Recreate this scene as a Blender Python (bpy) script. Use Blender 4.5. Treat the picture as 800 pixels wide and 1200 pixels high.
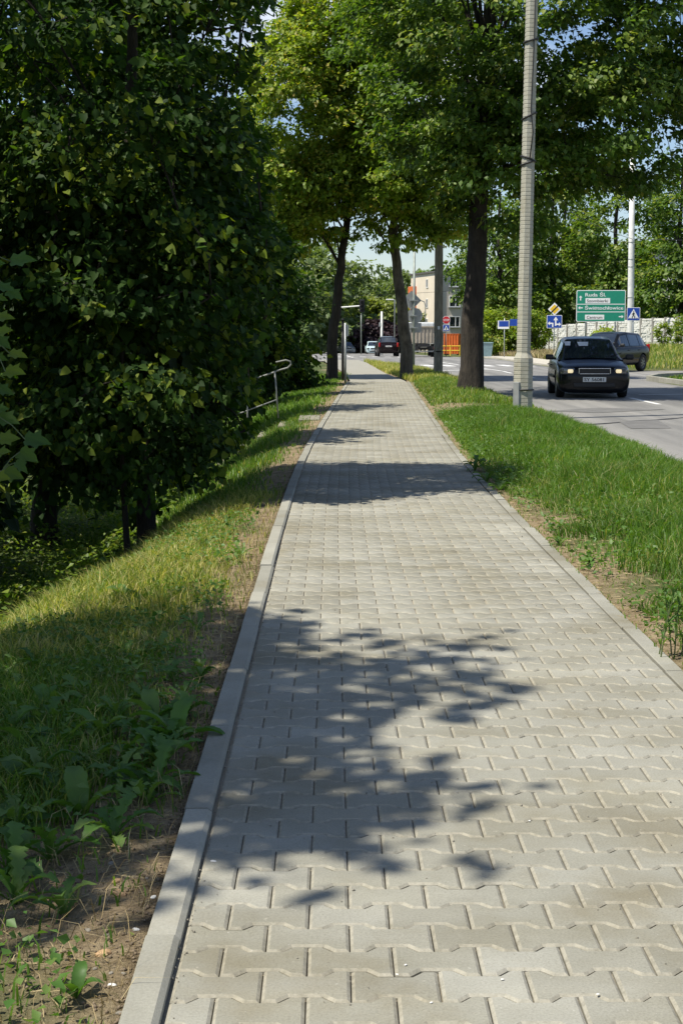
import bpy, bmesh, math, random
import numpy as np
from mathutils import Vector, Matrix, Euler

R = math.radians
random.seed(7)
rng = np.random.default_rng(7)
for o in list(bpy.data.objects):
    bpy.data.objects.remove(o)
scene = bpy.context.scene
C = scene.collection

# ------------------------------------------------------------------ camera
CAM_H = 1.45
PITCH = math.atan(207 / 1800.0)
YAW = math.atan(12 / 1800.0)
cam_data = bpy.data.cameras.new('camera')
cam = bpy.data.objects.new('camera', cam_data)
C.objects.link(cam)
cam.location = (0, 0, CAM_H)
cam.rotation_euler = (math.pi / 2 - PITCH, 0, -YAW)
cam_data.sensor_fit = 'VERTICAL'
cam_data.sensor_height = 24
cam_data.sensor_width = 36
cam_data.lens = 36
cam_data.clip_start = 0.05
cam_data.clip_end = 5000
scene.camera = cam
scene.render.resolution_x = 682
scene.render.resolution_y = 1024

# ------------------------------------------------------------------ sky and sun
SUN_EL, SUN_B = R(61), R(27)            # sun high on the left, a little behind the camera
sun_vec = Vector((-math.cos(SUN_EL) * math.cos(SUN_B), -math.cos(SUN_EL) * math.sin(SUN_B), math.sin(SUN_EL)))
world = bpy.data.worlds.new('World')
scene.world = world
world.use_nodes = True
wn, wl = world.node_tree.nodes, world.node_tree.links
wn.clear()
w_out = wn.new('ShaderNodeOutputWorld')
w_bg = wn.new('ShaderNodeBackground')
w_bg.inputs['Strength'].default_value = 0.088
w_sky = wn.new('ShaderNodeTexSky')
w_sky.sky_type = 'NISHITA'
w_sky.sun_disc = False
w_sky.sun_elevation = SUN_EL
w_sky.sun_rotation = R(243)
w_sky.air_density = 1.0
w_sky.dust_density = 0.25
w_sky.ozone_density = 1.5
w_tc = wn.new('ShaderNodeTexCoord')
w_map = wn.new('ShaderNodeMapping')
w_map.inputs['Scale'].default_value = (1, 1, 2.6)
w_noise = wn.new('ShaderNodeTexNoise')
w_noise.inputs['Scale'].default_value = 3.1
w_noise.inputs['Detail'].default_value = 8
w_noise.inputs['Roughness'].default_value = 0.58
w_ramp = wn.new('ShaderNodeValToRGB')
w_ramp.color_ramp.elements[0].position = 0.53
w_ramp.color_ramp.elements[1].position = 0.68
w_mix = wn.new('ShaderNodeMixRGB')
w_mix.inputs['Color2'].default_value = (9.0, 9.2, 9.6, 1)
wl.new(w_tc.outputs['Generated'], w_map.inputs['Vector'])
wl.new(w_map.outputs['Vector'], w_noise.inputs['Vector'])
wl.new(w_noise.outputs['Fac'], w_ramp.inputs['Fac'])
wl.new(w_ramp.outputs['Color'], w_mix.inputs['Fac'])
w_tint = wn.new('ShaderNodeMixRGB'); w_tint.blend_type = 'MULTIPLY'; w_tint.inputs['Fac'].default_value = 1.0
w_tint.inputs['Color2'].default_value = (0.96, 0.98, 1.07, 1)
wl.new(w_sky.outputs['Color'], w_tint.inputs['Color1'])
wl.new(w_tint.outputs['Color'], w_mix.inputs['Color1'])
wl.new(w_mix.outputs['Color'], w_bg.inputs['Color'])
wl.new(w_bg.outputs['Background'], w_out.inputs['Surface'])

sun_data = bpy.data.lights.new('sun', 'SUN')
sun_data.energy = 5.0
sun_data.angle = R(0.53)
sun_data.color = (1.0, 0.94, 0.83)
sun = bpy.data.objects.new('sun', sun_data)
C.objects.link(sun)
sun.location = (-20, -10, 40)
sun.rotation_euler = sun_vec.to_track_quat('Z', 'Y').to_euler()

scene.view_settings.view_transform = 'Standard'
scene.view_settings.look = 'None'
scene.view_settings.gamma = 1
scene.view_settings.use_curve_mapping = False
scene.view_settings.exposure = 0.48
scene.render.engine = 'CYCLES'
scene.cycles.max_bounces = 8
scene.cycles.transparent_max_bounces = 8

# ------------------------------------------------------------------ picture -> place
cp, sp_ = math.cos(PITCH), math.sin(PITCH)
def ray(px, py):
    """direction of the ray through photo pixel (800x1200)"""
    x, v = (px - 400) / 1800.0, (py - 600) / 1800.0
    f = cp - v * sp_
    z = -sp_ - v * cp
    return Vector((x * math.cos(YAW) + f * math.sin(YAW), -x * math.sin(YAW) + f * math.cos(YAW), z))
def W(px, py, Y):
    d = ray(px, py)
    return Vector((0, 0, CAM_H)) + d * (Y / d.y)
def G(px, py, z=0.0):
    d = ray(px, py)
    return Vector((0, 0, CAM_H)) + d * ((z - CAM_H) / d.z)
def to_px(p):
    r = Vector(p) - Vector((0, 0, CAM_H))
    x = r.x * math.cos(YAW) - r.y * math.sin(YAW)
    y = r.x * math.sin(YAW) + r.y * math.cos(YAW)
    fwd = y * cp - r.z * sp_
    up = y * sp_ + r.z * cp
    return 400 + 1800 * x / fwd, 600 - 1800 * up / fwd, fwd

# ------------------------------------------------------------------ layout functions
def smooth(a, b, x):
    t = np.clip((np.asarray(x, dtype=float) - a) / (b - a), 0, 1)
    return t * t * (3 - 2 * t)
def shift(y):                     # the pavement bends gently to the right
    y = np.asarray(y, dtype=float)
    return 0.030 * 2.5 * np.log1p(np.exp(np.clip((y - 17) / 2.5, -30, 30)))
XL, XR = -0.366, 1.525            # inner edge of the left kerb, outer edge of the right one
def road_left(y):
    y = np.asarray(y, dtype=float)
    return np.interp(y, [-20, 0, 17, 30, 57, 66, 74, 82, 88, 92, 94.0, 95, 107, 108, 110, 114, 125, 150, 320],
                     [3.7, 3.8, 3.95, 4.1, 4.2, 4.0, 3.4, 2.4, 1.3, -1, -5, -60, -60, -8, -5.2, -4.2, -3.6, -3.2, -3.0])
def road_right(y):
    y = np.asarray(y, dtype=float)
    return np.interp(y, [-20, 0, 50, 53, 55.5, 57.5, 58.5, 58.6, 66.4, 66.5, 68, 71, 75, 110, 118, 130, 320],
                     [10.5, 10.5, 10.6, 11.0, 12.0, 14, 16.5, 70, 70, 14.5, 12, 10.9, 10.6, 10.7, 10.2, 9.2, 8.5])
def fall(y):
    return -0.008 * np.maximum(0, np.asarray(y, dtype=float) - 100)
ROAD_Z = -0.07
def ground_z(x, y):
    x = np.asarray(x, dtype=float); y = np.asarray(y, dtype=float)
    s = shift(np.minimum(y, 50))
    z = 0.018 * np.sin(x * 3.1 + y * 0.7) * np.sin(y * 1.3) * smooth(0.0, 0.6, np.minimum(abs(x - s - XL + .08), abs(x - s - XR)))
    u = (XL - 0.085) - (x - s)                       # metres left of the kerb
    u0 = np.interp(y, [5, 7.4, 10.9, 14], [1.15, 0.95, 0.45, 0.2])
    drop = -0.02 - 0.08 * smooth(0.0, 0.8, u) - 1.30 * smooth(u0, u0 + 2.7, u) * (0.25 + 0.75 * (1 - smooth(24, 40, y))) * (1 - smooth(50, 70, y))
    z = z + np.where(u > 0, drop, 0)
    z = z + np.where(x - s > XR, -0.012 + 0.05 * smooth(0, 0.5, x - s - XR) - 0.09 * smooth(-0.9, 0.1, x - road_left(y)), 0)
    right = smooth(12.6, 22, x) * smooth(66.5, 78, y) * (1 - smooth(150, 200, y))
    z = z + 0.70 * right
    return z + fall(y)

# ------------------------------------------------------------------ mesh helpers
class MB:
    def __init__(s):
        s.v = []; s.f = []; s.smooth = False
    def poly(s, pts):
        n = len(s.v); s.v += [tuple(p) for p in pts]; s.f.append(tuple(range(n, n + len(pts)))); return s
    def box(s, c, d, rot=None, bev=0.0):
        hx, hy, hz = d[0] / 2, d[1] / 2, d[2] / 2
        c = Vector(c)
        n = len(s.v)
        if bev <= 0:
            P = [(-hx, -hy, -hz), (hx, -hy, -hz), (hx, hy, -hz), (-hx, hy, -hz), (-hx, -hy, hz), (hx, -hy, hz), (hx, hy, hz), (-hx, hy, hz)]
            F = [(0, 3, 2, 1), (4, 5, 6, 7), (0, 1, 5, 4), (1, 2, 6, 5), (2, 3, 7, 6), (3, 0, 4, 7)]
        else:
            bm = bmesh.new(); bmesh.ops.create_cube(bm, size=1)
            for v in bm.verts: v.co = Vector((v.co.x * d[0], v.co.y * d[1], v.co.z * d[2]))
            bmesh.ops.bevel(bm, geom=bm.edges[:], offset=bev, segments=2, affect='EDGES', profile=0.6)
            bm.verts.index_update()
            P = [tuple(v.co) for v in bm.verts]; F = [tuple(v.index for v in f.verts) for f in bm.faces]; bm.free()
        for p in P:
            q = Vector(p)
            if rot is not None: q = rot @ q
            s.v.append(tuple(q + c))
        s.f += [tuple(i + n for i in f) for f in F]
        return s
    def tube(s, pts, rad, sides=8, caps=True):
        pts = [Vector(p) for p in pts]
        if not hasattr(rad, '__len__'): rad = [rad] * len(pts)
        n0 = len(s.v); up = None
        for i, p in enumerate(pts):
            t = (pts[min(i + 1, len(pts) - 1)] - pts[max(i - 1, 0)]).normalized()
            if up is None:
                up = Vector((0, 0, 1)) if abs(t.z) < 0.9 else Vector((1, 0, 0))
            a = t.cross(up)
            if a.length < 1e-5: a = t.cross(Vector((0, 1, 0)))
            a.normalize(); b = a.cross(t).normalized(); up = b
            for k in range(sides):
                an = 2 * math.pi * k / sides
                s.v.append(tuple(p + (a * math.cos(an) + b * math.sin(an)) * rad[i]))
        for i in range(len(pts) - 1):
            for k in range(sides):
                k2 = (k + 1) % sides
                s.f.append((n0 + i * sides + k, n0 + i * sides + k2, n0 + (i + 1) * sides + k2, n0 + (i + 1) * sides + k))
        if caps:
            s.f.append(tuple(n0 + k for k in range(sides))[::-1])
            e = n0 + (len(pts) - 1) * sides
            s.f.append(tuple(e + k for k in range(sides)))
        return s
    def prism(s, outline, d):
        """closed outline (3D points) extruded by vector d"""
        d = Vector(d); n = len(outline); n0 = len(s.v)
        s.v += [tuple(Vector(p)) for p in outline] + [tuple(Vector(p) + d) for p in outline]
        s.f.append(tuple(range(n0, n0 + n))[::-1]); s.f.append(tuple(range(n0 + n, n0 + 2 * n)))
        for i in range(n):
            j = (i + 1) % n
            s.f.append((n0 + i, n0 + j, n0 + n + j, n0 + n + i))
        return s
    def mesh(s, name, mat, smooth=False, off=None):
        me = bpy.data.meshes.new(name)
        v = s.v if off is None else [(p[0] - off[0], p[1] - off[1], p[2] - off[2]) for p in s.v]
        me.from_pydata(v, [], s.f)
        if mat: me.materials.append(mat)
        bm = bmesh.new(); bm.from_mesh(me); bmesh.ops.recalc_face_normals(bm, faces=bm.faces[:]); bm.to_mesh(me); bm.free()
        if smooth:
            me.polygons.foreach_set('use_smooth', [True] * len(me.polygons))
        me.update()
        return me
    def build(s, name, mat, parent=None, smooth=False, world=False):
        off = None
        if world and parent is not None:
            off = parent.location if parent.parent is None else parent.location + parent.parent.location
        return link(name, s.mesh(name, mat, smooth, off), parent)

def link(name, me, parent=None):
    o = bpy.data.objects.new(name, me); C.objects.link(o)
    if parent is not None: o.parent = parent
    return o
def tag(o, label=None, cat=None, group=None, kind=None):
    if label: o['label'] = label
    if cat: o['category'] = cat
    if group: o['group'] = group
    if kind: o['kind'] = kind
    return o
def thing(name, label, cat, loc=(0, 0, 0), rotz=0, group=None):
    o = bpy.data.objects.new(name, None); C.objects.link(o)
    o.empty_display_size = 0.2
    o.location = loc; o.rotation_euler = (0, 0, rotz)
    return tag(o, label, cat, group)
def copy_tree(o, parent=None):
    c = o.copy(); C.objects.link(c); c.parent = parent
    for ch in list(o.children): copy_tree(ch, c)
    return c

def np_mesh(name, verts, tmpl_faces, n_inst, n_tv, mat, rnd=None, smooth=False):
    """verts (n_inst*n_tv,3); faces of one template repeated"""
    me = bpy.data.meshes.new(name)
    me.vertices.add(len(verts)); me.vertices.foreach_set('co', np.asarray(verts, dtype=np.float32).ravel())
    tl = np.concatenate([np.array(f) for f in tmpl_faces]); tt = np.array([len(f) for f in tmpl_faces])
    loops = (tl[None, :] + (np.arange(n_inst) * n_tv)[:, None]).ravel()
    totals = np.tile(tt, n_inst)
    starts = np.concatenate([[0], np.cumsum(totals)[:-1]])
    me.loops.add(len(loops)); me.loops.foreach_set('vertex_index', loops.astype(np.int32))
    me.polygons.add(len(totals)); me.polygons.foreach_set('loop_start', starts.astype(np.int32))
    try: me.polygons.foreach_set('loop_total', totals.astype(np.int32))
    except Exception: pass
    if rnd is not None:
        a = me.attributes.new('rnd', 'FLOAT', 'POINT')
        a.data.foreach_set('value', np.repeat(np.asarray(rnd, dtype=np.float32), n_tv))
    me.materials.append(mat)
    me.update(calc_edges=True)
    me.validate()
    if smooth: me.polygons.foreach_set('use_smooth', [True] * len(me.polygons))
    return me

def norm(a):
    return a / np.maximum(np.linalg.norm(a, axis=-1, keepdims=True), 1e-9)

# ------------------------------------------------------------------ materials
def nmat(name):
    m = bpy.data.materials.new(name); m.use_nodes = True
    nt = m.node_tree; b = nt.nodes['Principled BSDF']
    return m, nt, b
def mixrgb(nt, fac, a, b, mode='MIX'):
    n = nt.nodes.new('ShaderNodeMixRGB'); n.blend_type = mode
    for i, v in (('Fac', fac), ('Color1', a), ('Color2', b)):
        if isinstance(v, (int, float)): n.inputs[i].default_value = v
        elif isinstance(v, tuple): n.inputs[i].default_value = (*v, 1) if len(v) == 3 else v
        else: nt.links.new(v, n.inputs[i])
    return n.outputs['Color']
def noise(nt, scale, detail=4, rough=0.6, coord='pos', stretch=None):
    n = nt.nodes.new('ShaderNodeTexNoise')
    n.inputs['Scale'].default_value = scale; n.inputs['Detail'].default_value = detail; n.inputs['Roughness'].default_value = rough
    if coord == 'pos':
        g = nt.nodes.new('ShaderNodeNewGeometry'); src = g.outputs['Position']
    else:
        g = nt.nodes.new('ShaderNodeTexCoord'); src = g.outputs['Object']
    if stretch:
        mp = nt.nodes.new('ShaderNodeMapping'); mp.inputs['Scale'].default_value = stretch
        nt.links.new(src, mp.inputs['Vector']); src = mp.outputs['Vector']
    nt.links.new(src, n.inputs['Vector'])
    return n.outputs['Fac']
def ramp(nt, fac, stops):
    r = nt.nodes.new('ShaderNodeValToRGB')
    e = r.color_ramp.elements
    while len(e) < len(stops): e.new(0.5)
    for i, (p, c) in enumerate(stops):
        e[i].position = p; e[i].color = (*c, 1) if len(c) == 3 else c
    nt.links.new(fac, r.inputs['Fac'])
    return r.outputs['Color']
def bump(nt, b, h, strength, dist=0.01):
    n = nt.nodes.new('ShaderNodeBump'); n.inputs['Strength'].default_value = strength; n.inputs['Distance'].default_value = dist
    nt.links.new(h, n.inputs['Height']); nt.links.new(n.outputs['Normal'], b.inputs['Normal'])
def rnd_value(nt):
    a = nt.nodes.new('ShaderNodeAttribute'); a.attribute_name = 'rnd'
    o = nt.nodes.new('ShaderNodeObjectInfo')
    s = nt.nodes.new('ShaderNodeMath'); s.operation = 'ADD'
    nt.links.new(a.outputs['Fac'], s.inputs[0]); nt.links.new(o.outputs['Random'], s.inputs[1])
    f = nt.nodes.new('ShaderNodeMath'); f.operation = 'FRACT'
    nt.links.new(s.outputs[0], f.inputs[0])
    return f.outputs[0]
def attr(nt, name):
    a = nt.nodes.new('ShaderNodeAttribute'); a.attribute_name = name
    return a.outputs['Fac']

def simple(name, col, rough=0.6, metal=0.0, var=0.15, nscale=6, bmp=0.0, bscale=40, emit=None, spec=None, coat=0):
    m, nt, b = nmat(name)
    dark = tuple(c * (1 - var) for c in col); light = tuple(min(1, c * (1 + var)) for c in col)
    n = noise(nt, nscale, 5, 0.6, 'obj')
    c = ramp(nt, n, [(0.3, dark), (0.7, light)])
    nt.links.new(c, b.inputs['Base Color'])
    b.inputs['Roughness'].default_value = rough; b.inputs['Metallic'].default_value = metal
    if coat: b.inputs['Specular IOR Level'].default_value = 0.12; b.inputs['Coat Weight'].default_value = coat * 0.3; b.inputs['Coat Roughness'].default_value = 0.05
    if spec is not None: b.inputs['Specular IOR Level'].default_value = spec
    if bmp: bump(nt, b, noise(nt, bscale, 4, 0.6, 'obj'), bmp)
    if emit:
        b.inputs['Emission Color'].default_value = (*emit[0], 1); b.inputs['Emission Strength'].default_value = emit[1]
    return m

def leaf_mat(name, stops, trans=0.35, rough=0.5, tcol=(1.7, 1.8, 0.55), spec=0.35):
    m, nt, b = nmat(name)
    r = rnd_value(nt)
    col = ramp(nt, r, stops)
    big = noise(nt, 0.9, 2)
    col = mixrgb(nt, 0.5, col, ramp(nt, big, [(0.3, (0.35, 0.35, 0.35)), (0.7, (0.65, 0.65, 0.6))]), 'OVERLAY')
    nt.links.new(col, b.inputs['Base Color'])
    b.inputs['Roughness'].default_value = rough
    b.inputs['Specular IOR Level'].default_value = spec
    t = nt.nodes.new('ShaderNodeBsdfTranslucent')
    tc = mixrgb(nt, 1.0, col, tcol, 'MULTIPLY')
    nt.links.new(tc, t.inputs['Color'])
    mx = nt.nodes.new('ShaderNodeMixShader'); mx.inputs['Fac'].default_value = trans
    out = nt.nodes['Material Output']
    nt.links.new(b.outputs['BSDF'], mx.inputs[1]); nt.links.new(t.outputs['BSDF'], mx.inputs[2])
    nt.links.new(mx.outputs['Shader'], out.inputs['Surface'])
    return m

M = {}
# pavers
m, nt, b = nmat('paver'); M['paver'] = m
r = rnd_value(nt)
base = ramp(nt, r, [(0.0, (0.218, 0.212, 0.178)), (0.35, (0.236, 0.231, 0.196)), (0.7, (0.246, 0.241, 0.207)), (1.0, (0.272, 0.268, 0.234))])
st = noise(nt, 1.7, 6, 0.62)
base = mixrgb(nt, 0.8, base, ramp(nt, st, [(0.30, (0.38, 0.35, 0.28)), (0.5, (0.5, 0.5, 0.485)), (0.72, (0.62, 0.62, 0.615))]), 'OVERLAY')
st2 = noise(nt, 0.55, 5, 0.6, stretch=(1.0, 2.2, 1))
base = mixrgb(nt, 0.6, base, ramp(nt, st2, [(0.34, (0.38, 0.36, 0.30)), (0.5, (0.5, 0.5, 0.5)), (0.68, (0.62, 0.61, 0.58))]), 'OVERLAY')
spot = noise(nt, 62, 3, 0.6)
base = mixrgb(nt, ramp(nt, spot, [(0.70, (0, 0, 0)), (0.74, (0.6, 0.6, 0.6))]), base, (0.44, 0.43, 0.38))
base = mixrgb(nt, ramp(nt, spot, [(0.27, (0.6, 0.6, 0.6)), (0.31, (0, 0, 0))]), base, (0.10, 0.09, 0.06))
fine = noise(nt, 160, 5, 0.7)
base = mixrgb(nt, 0.55, base, ramp(nt, fine, [(0.30, (0.30, 0.29, 0.27)), (0.5, (0.5, 0.5, 0.5)), (0.75, (0.66, 0.66, 0.64))]), 'OVERLAY')
scuff = noise(nt, 28, 4, 0.75)
base = mixrgb(nt, ramp(nt, scuff, [(0.64, (0, 0, 0)), (0.76, (0.55, 0.55, 0.55))]), base, (0.47, 0.44, 0.37))
base = mixrgb(nt, ramp(nt, attr(nt, 'dust'), [(0, (0, 0, 0)), (1, (0.34, 0.34, 0.34))]), base, ramp(nt, noise(nt, 35, 4, 0.7), [(0.35, (0.20, 0.18, 0.13)), (0.6, (0.46, 0.42, 0.33))]))
nt.links.new(base, b.inputs['Base Color'])
b.inputs['Roughness'].default_value = 0.85; b.inputs['Specular IOR Level'].default_value = 0.3
bump(nt, b, mixrgb(nt, 0.5, fine, scuff), 0.35, 0.004)
def concrete(name, c0, c1, scale=3.0, bmp=0.3, stain=(0.4, 0.37, 0.3)):
    m, nt, b = nmat(name)
    r = rnd_value(nt)
    base = ramp(nt, r, [(0, c0), (1, c1)])
    base = mixrgb(nt, 0.6, base, ramp(nt, noise(nt, scale, 6, 0.65), [(0.3, stain), (0.5, (0.5, 0.5, 0.48)), (0.7, (0.62, 0.62, 0.6))]), 'OVERLAY')
    f = noise(nt, 120, 5, 0.7)
    base = mixrgb(nt, 0.5, base, ramp(nt, f, [(0.3, (0.34, 0.34, 0.33)), (0.7, (0.62, 0.62, 0.62))]), 'OVERLAY')
    nt.links.new(base, b.inputs['Base Color']); b.inputs['Roughness'].default_value = 0.85
    bump(nt, b, f, bmp, 0.004)
    return m
M['kerb'] = concrete('kerb_concrete', (0.235, 0.230, 0.195), (0.30, 0.292, 0.25), 2.2)
M['pole_concrete'] = concrete('pole_concrete', (0.34, 0.33, 0.28), (0.38, 0.37, 0.31), 8)
M['fence_concrete'] = concrete('fence_concrete', (0.60, 0.60, 0.56), (0.72, 0.72, 0.68), 0.7, stain=(0.42, 0.4, 0.36))
M['fence_post'] = concrete('fence_post_concrete', (0.26, 0.25, 0.23), (0.33, 0.32, 0.30), 0.9)
M['far_pave'] = concrete('far_paving', (0.42, 0.39, 0.33), (0.46, 0.43, 0.37), 0.8)
M['step'] = concrete('step_concrete', (0.20, 0.185, 0.145), (0.25, 0.235, 0.19), 2)
# sand bed in the joints
m, nt, b = nmat('joint_sand'); M['sand'] = m
c = ramp(nt, noise(nt, 5, 6, 0.7), [(0.3, (0.26, 0.22, 0.15)), (0.55, (0.40, 0.35, 0.26)), (0.75, (0.47, 0.42, 0.32))])
c = mixrgb(nt, 0.6, c, ramp(nt, noise(nt, 220, 4, 0.7), [(0.3, (0.25, 0.25, 0.25)), (0.7, (0.65, 0.65, 0.65))]), 'OVERLAY')
nt.links.new(c, b.inputs['Base Color']); b.inputs['Roughness'].default_value = 0.95
bump(nt, b, noise(nt, 150, 4, 0.7), 0.6, 0.004)
# ground: bare soil with straw, greener away from the paving
m, nt, b = nmat('soil'); M['soil'] = m
c = ramp(nt, noise(nt, 9, 7, 0.7), [(0.28, (0.13, 0.098, 0.060)), (0.5, (0.27, 0.21, 0.132)), (0.72, (0.42, 0.345, 0.23))])
c = mixrgb(nt, 0.6, c, ramp(nt, noise(nt, 90, 5, 0.75), [(0.3, (0.2, 0.2, 0.2)), (0.7, (0.72, 0.7, 0.66))]), 'OVERLAY')
g = ramp(nt, noise(nt, 1.4, 6, 0.7), [(0.3, (0.040, 0.062, 0.018)), (0.6, (0.075, 0.10, 0.030)), (0.8, (0.13, 0.125, 0.05))])
c = mixrgb(nt, attr(nt, 'green'), c, g)
nt.links.new(c, b.inputs['Base Color']); b.inputs['Roughness'].default_value = 0.95; b.inputs['Specular IOR Level'].default_value = 0.15
bump(nt, b, mixrgb(nt, 0.5, noise(nt, 22, 6, 0.7), noise(nt, 90, 5, 0.7)), 1.0, 0.03)
# asphalt
m, nt, b = nmat('asphalt'); M['asphalt'] = m
c = ramp(nt, noise(nt, 0.8, 6, 0.65, stretch=(1.5, 0.09, 1)), [(0.32, (0.125, 0.122, 0.115)), (0.5, (0.195, 0.190, 0.176)), (0.68, (0.26, 0.25, 0.23))])
c = mixrgb(nt, 0.6, c, ramp(nt, noise(nt, 55, 5, 0.8), [(0.3, (0.28, 0.28, 0.28)), (0.7, (0.66, 0.66, 0.66))]), 'OVERLAY')
nt.links.new(c, b.inputs['Base Color']); b.inputs['Roughness'].default_value = 0.8
bump(nt, b, noise(nt, 70, 4, 0.7), 0.4, 0.01)
M['patch'] = simple('asphalt_patch', (0.135, 0.132, 0.125), 0.85, var=0.2, nscale=3, bmp=0.4, bscale=60)
M['tar'] = simple('tar_seam', (0.025, 0.022, 0.02), 0.6)
M['line_white'] = simple('road_paint', (0.62, 0.62, 0.59), 0.7, var=0.25, nscale=9)
# bark
def bark(name, c0, c1, scale=9):
    m, nt, b = nmat(name)
    n1 = noise(nt, scale, 6, 0.7, 'obj', (1, 1, 0.22)); n2 = noise(nt, scale * 0.35, 4, 0.6, 'obj')
    c = ramp(nt, n1, [(0.3, c0), (0.62, c1)])
    c = mixrgb(nt, ramp(nt, n2, [(0.5, (0, 0, 0)), (0.75, (0.5, 0.5, 0.5))]), c, tuple(min(.26, q * 1.9) for q in c1))
    nt.links.new(c, b.inputs['Base Color']); b.inputs['Roughness'].default_value = 0.95
    bump(nt, b, n1, 1.0, 0.09)
    return m
M['bark'] = bark('bark', (0.008, 0.007, 0.005), (0.042, 0.034, 0.025))
M['bark_pale'] = bark('bark_pale', (0.018, 0.015, 0.011), (0.13, 0.112, 0.082), 7)
# foliage
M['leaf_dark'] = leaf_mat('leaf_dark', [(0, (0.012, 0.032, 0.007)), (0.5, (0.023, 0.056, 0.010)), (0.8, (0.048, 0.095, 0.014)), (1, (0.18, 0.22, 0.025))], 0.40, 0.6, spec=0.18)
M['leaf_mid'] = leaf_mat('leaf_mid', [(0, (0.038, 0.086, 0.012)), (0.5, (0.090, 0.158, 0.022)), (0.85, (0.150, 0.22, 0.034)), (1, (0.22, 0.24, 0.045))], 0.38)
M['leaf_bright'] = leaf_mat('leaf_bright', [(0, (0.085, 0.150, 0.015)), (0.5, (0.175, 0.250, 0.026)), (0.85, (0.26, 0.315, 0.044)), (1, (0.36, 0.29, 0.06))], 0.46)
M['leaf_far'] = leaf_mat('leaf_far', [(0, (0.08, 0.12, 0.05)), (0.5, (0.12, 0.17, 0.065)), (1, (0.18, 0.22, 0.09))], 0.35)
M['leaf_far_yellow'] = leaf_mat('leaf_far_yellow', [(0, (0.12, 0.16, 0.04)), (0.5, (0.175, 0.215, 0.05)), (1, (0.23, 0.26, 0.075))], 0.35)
M['leaf_plum'] = leaf_mat('leaf_plum', [(0, (0.022, 0.014, 0.018)), (0.6, (0.045, 0.026, 0.034)), (1, (0.075, 0.045, 0.05))], 0.2, tcol=(1.2, 0.8, 0.8))
M['leaf_maple'] = leaf_mat('leaf_maple', [(0, (0.048, 0.105, 0.026)), (0.5, (0.075, 0.135, 0.030)), (1, (0.15, 0.20, 0.025))], 0.55)
M['weed'] = leaf_mat('weed_leaf', [(0, (0.055, 0.130, 0.022)), (0.5, (0.085, 0.170, 0.032)), (1, (0.135, 0.21, 0.05))], 0.35)
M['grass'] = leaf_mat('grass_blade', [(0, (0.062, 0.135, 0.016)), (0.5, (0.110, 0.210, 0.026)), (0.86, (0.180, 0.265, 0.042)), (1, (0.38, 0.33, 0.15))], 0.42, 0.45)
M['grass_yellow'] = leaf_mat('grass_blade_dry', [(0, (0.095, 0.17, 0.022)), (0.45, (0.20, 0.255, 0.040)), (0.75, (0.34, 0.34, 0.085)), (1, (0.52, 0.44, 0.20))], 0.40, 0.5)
M['grass_straw'] = leaf_mat('straw', [(0, (0.23, 0.17, 0.08)), (0.5, (0.34, 0.26, 0.13)), (1, (0.45, 0.37, 0.21))], 0.15, 0.7, (1, 1, 0.8))
M['stem'] = simple('stem_green', (0.09, 0.12, 0.04), 0.6)
# objects
M['paint_black'] = simple('car_paint_black', (0.004, 0.005, 0.007), 0.3, 0.0, 0.1, coat=1.0)
M['paint_suv'] = simple('car_paint_graphite', (0.005, 0.0055, 0.006), 0.3, 0.0, 0.1, coat=1.0)
M['paint_plum'] = simple('car_paint_plum', (0.010, 0.006, 0.007), 0.25, 0.0, 0.1, coat=1.0)
M['paint_pale'] = simple('car_paint_pale_blue', (0.50, 0.62, 0.64), 0.25, 0.0, 0.05, coat=1.0)
M['paint_grey'] = simple('car_paint_grey', (0.30, 0.32, 0.33), 0.25, 0.3, 0.05, coat=1.0)
m, nt, b = nmat('car_glass'); M['glass'] = m
nt.links.new(ramp(nt, noise(nt, 2, 2, 0.5, 'obj'), [(0.3, (0.012, 0.017, 0.024)), (0.7, (0.028, 0.036, 0.046))]), b.inputs['Base Color'])
b.inputs['Roughness'].default_value = 0.04; b.inputs['Specular IOR Level'].default_value = 0.8; b.inputs['Coat Weight'].default_value = 0.6
M['rubber'] = simple('rubber', (0.014, 0.014, 0.014), 0.8)
M['plastic_black'] = simple('black_plastic', (0.012, 0.012, 0.013), 0.55)
M['chrome'] = simple('chrome', (0.55, 0.56, 0.57), 0.2, 1.0)
M['rim'] = simple('alloy_rim', (0.22, 0.23, 0.24), 0.35, 0.8)
M['lamp_on'] = simple('headlamp_lit', (0.8, 0.75, 0.6), 0.2, emit=((1.0, 0.80, 0.42), 0.5))
M['lamp_off'] = simple('headlamp_glass', (0.16, 0.165, 0.17), 0.08, 0.5, coat=0.5)
M['lamp_red'] = simple('tail_lamp', (0.30, 0.012, 0.012), 0.2, coat=0.5)
M['plate'] = simple('plate_white', (0.66, 0.66, 0.64), 0.5, var=0.08)
M['letter_black'] = simple('letter_black', (0.015, 0.015, 0.015), 0.6)
M['letter_white'] = simple('letter_white', (0.80, 0.80, 0.80), 0.5, var=0.03)
M['paper'] = simple('paper', (0.75, 0.76, 0.78), 0.7)
M['sign_green'] = simple('sign_green', (0.010, 0.235, 0.150), 0.4, var=0.08)
M['sign_blue'] = simple('sign_blue', (0.010, 0.055, 0.33), 0.4, var=0.08)
M['sign_yellow'] = simple('sign_yellow', (0.78, 0.50, 0.03), 0.4, var=0.05)
M['sign_red'] = simple('sign_red', (0.50, 0.012, 0.018), 0.4, var=0.05)
M['sign_back'] = simple('sign_back_grey', (0.33, 0.34, 0.34), 0.5, 0.4)
M['galv'] = simple('galvanised_steel', (0.36, 0.38, 0.37), 0.5, 0.6, 0.2)
M['galv_green'] = simple('weathered_steel', (0.26, 0.29, 0.26), 0.6, 0.3, 0.2)
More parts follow.
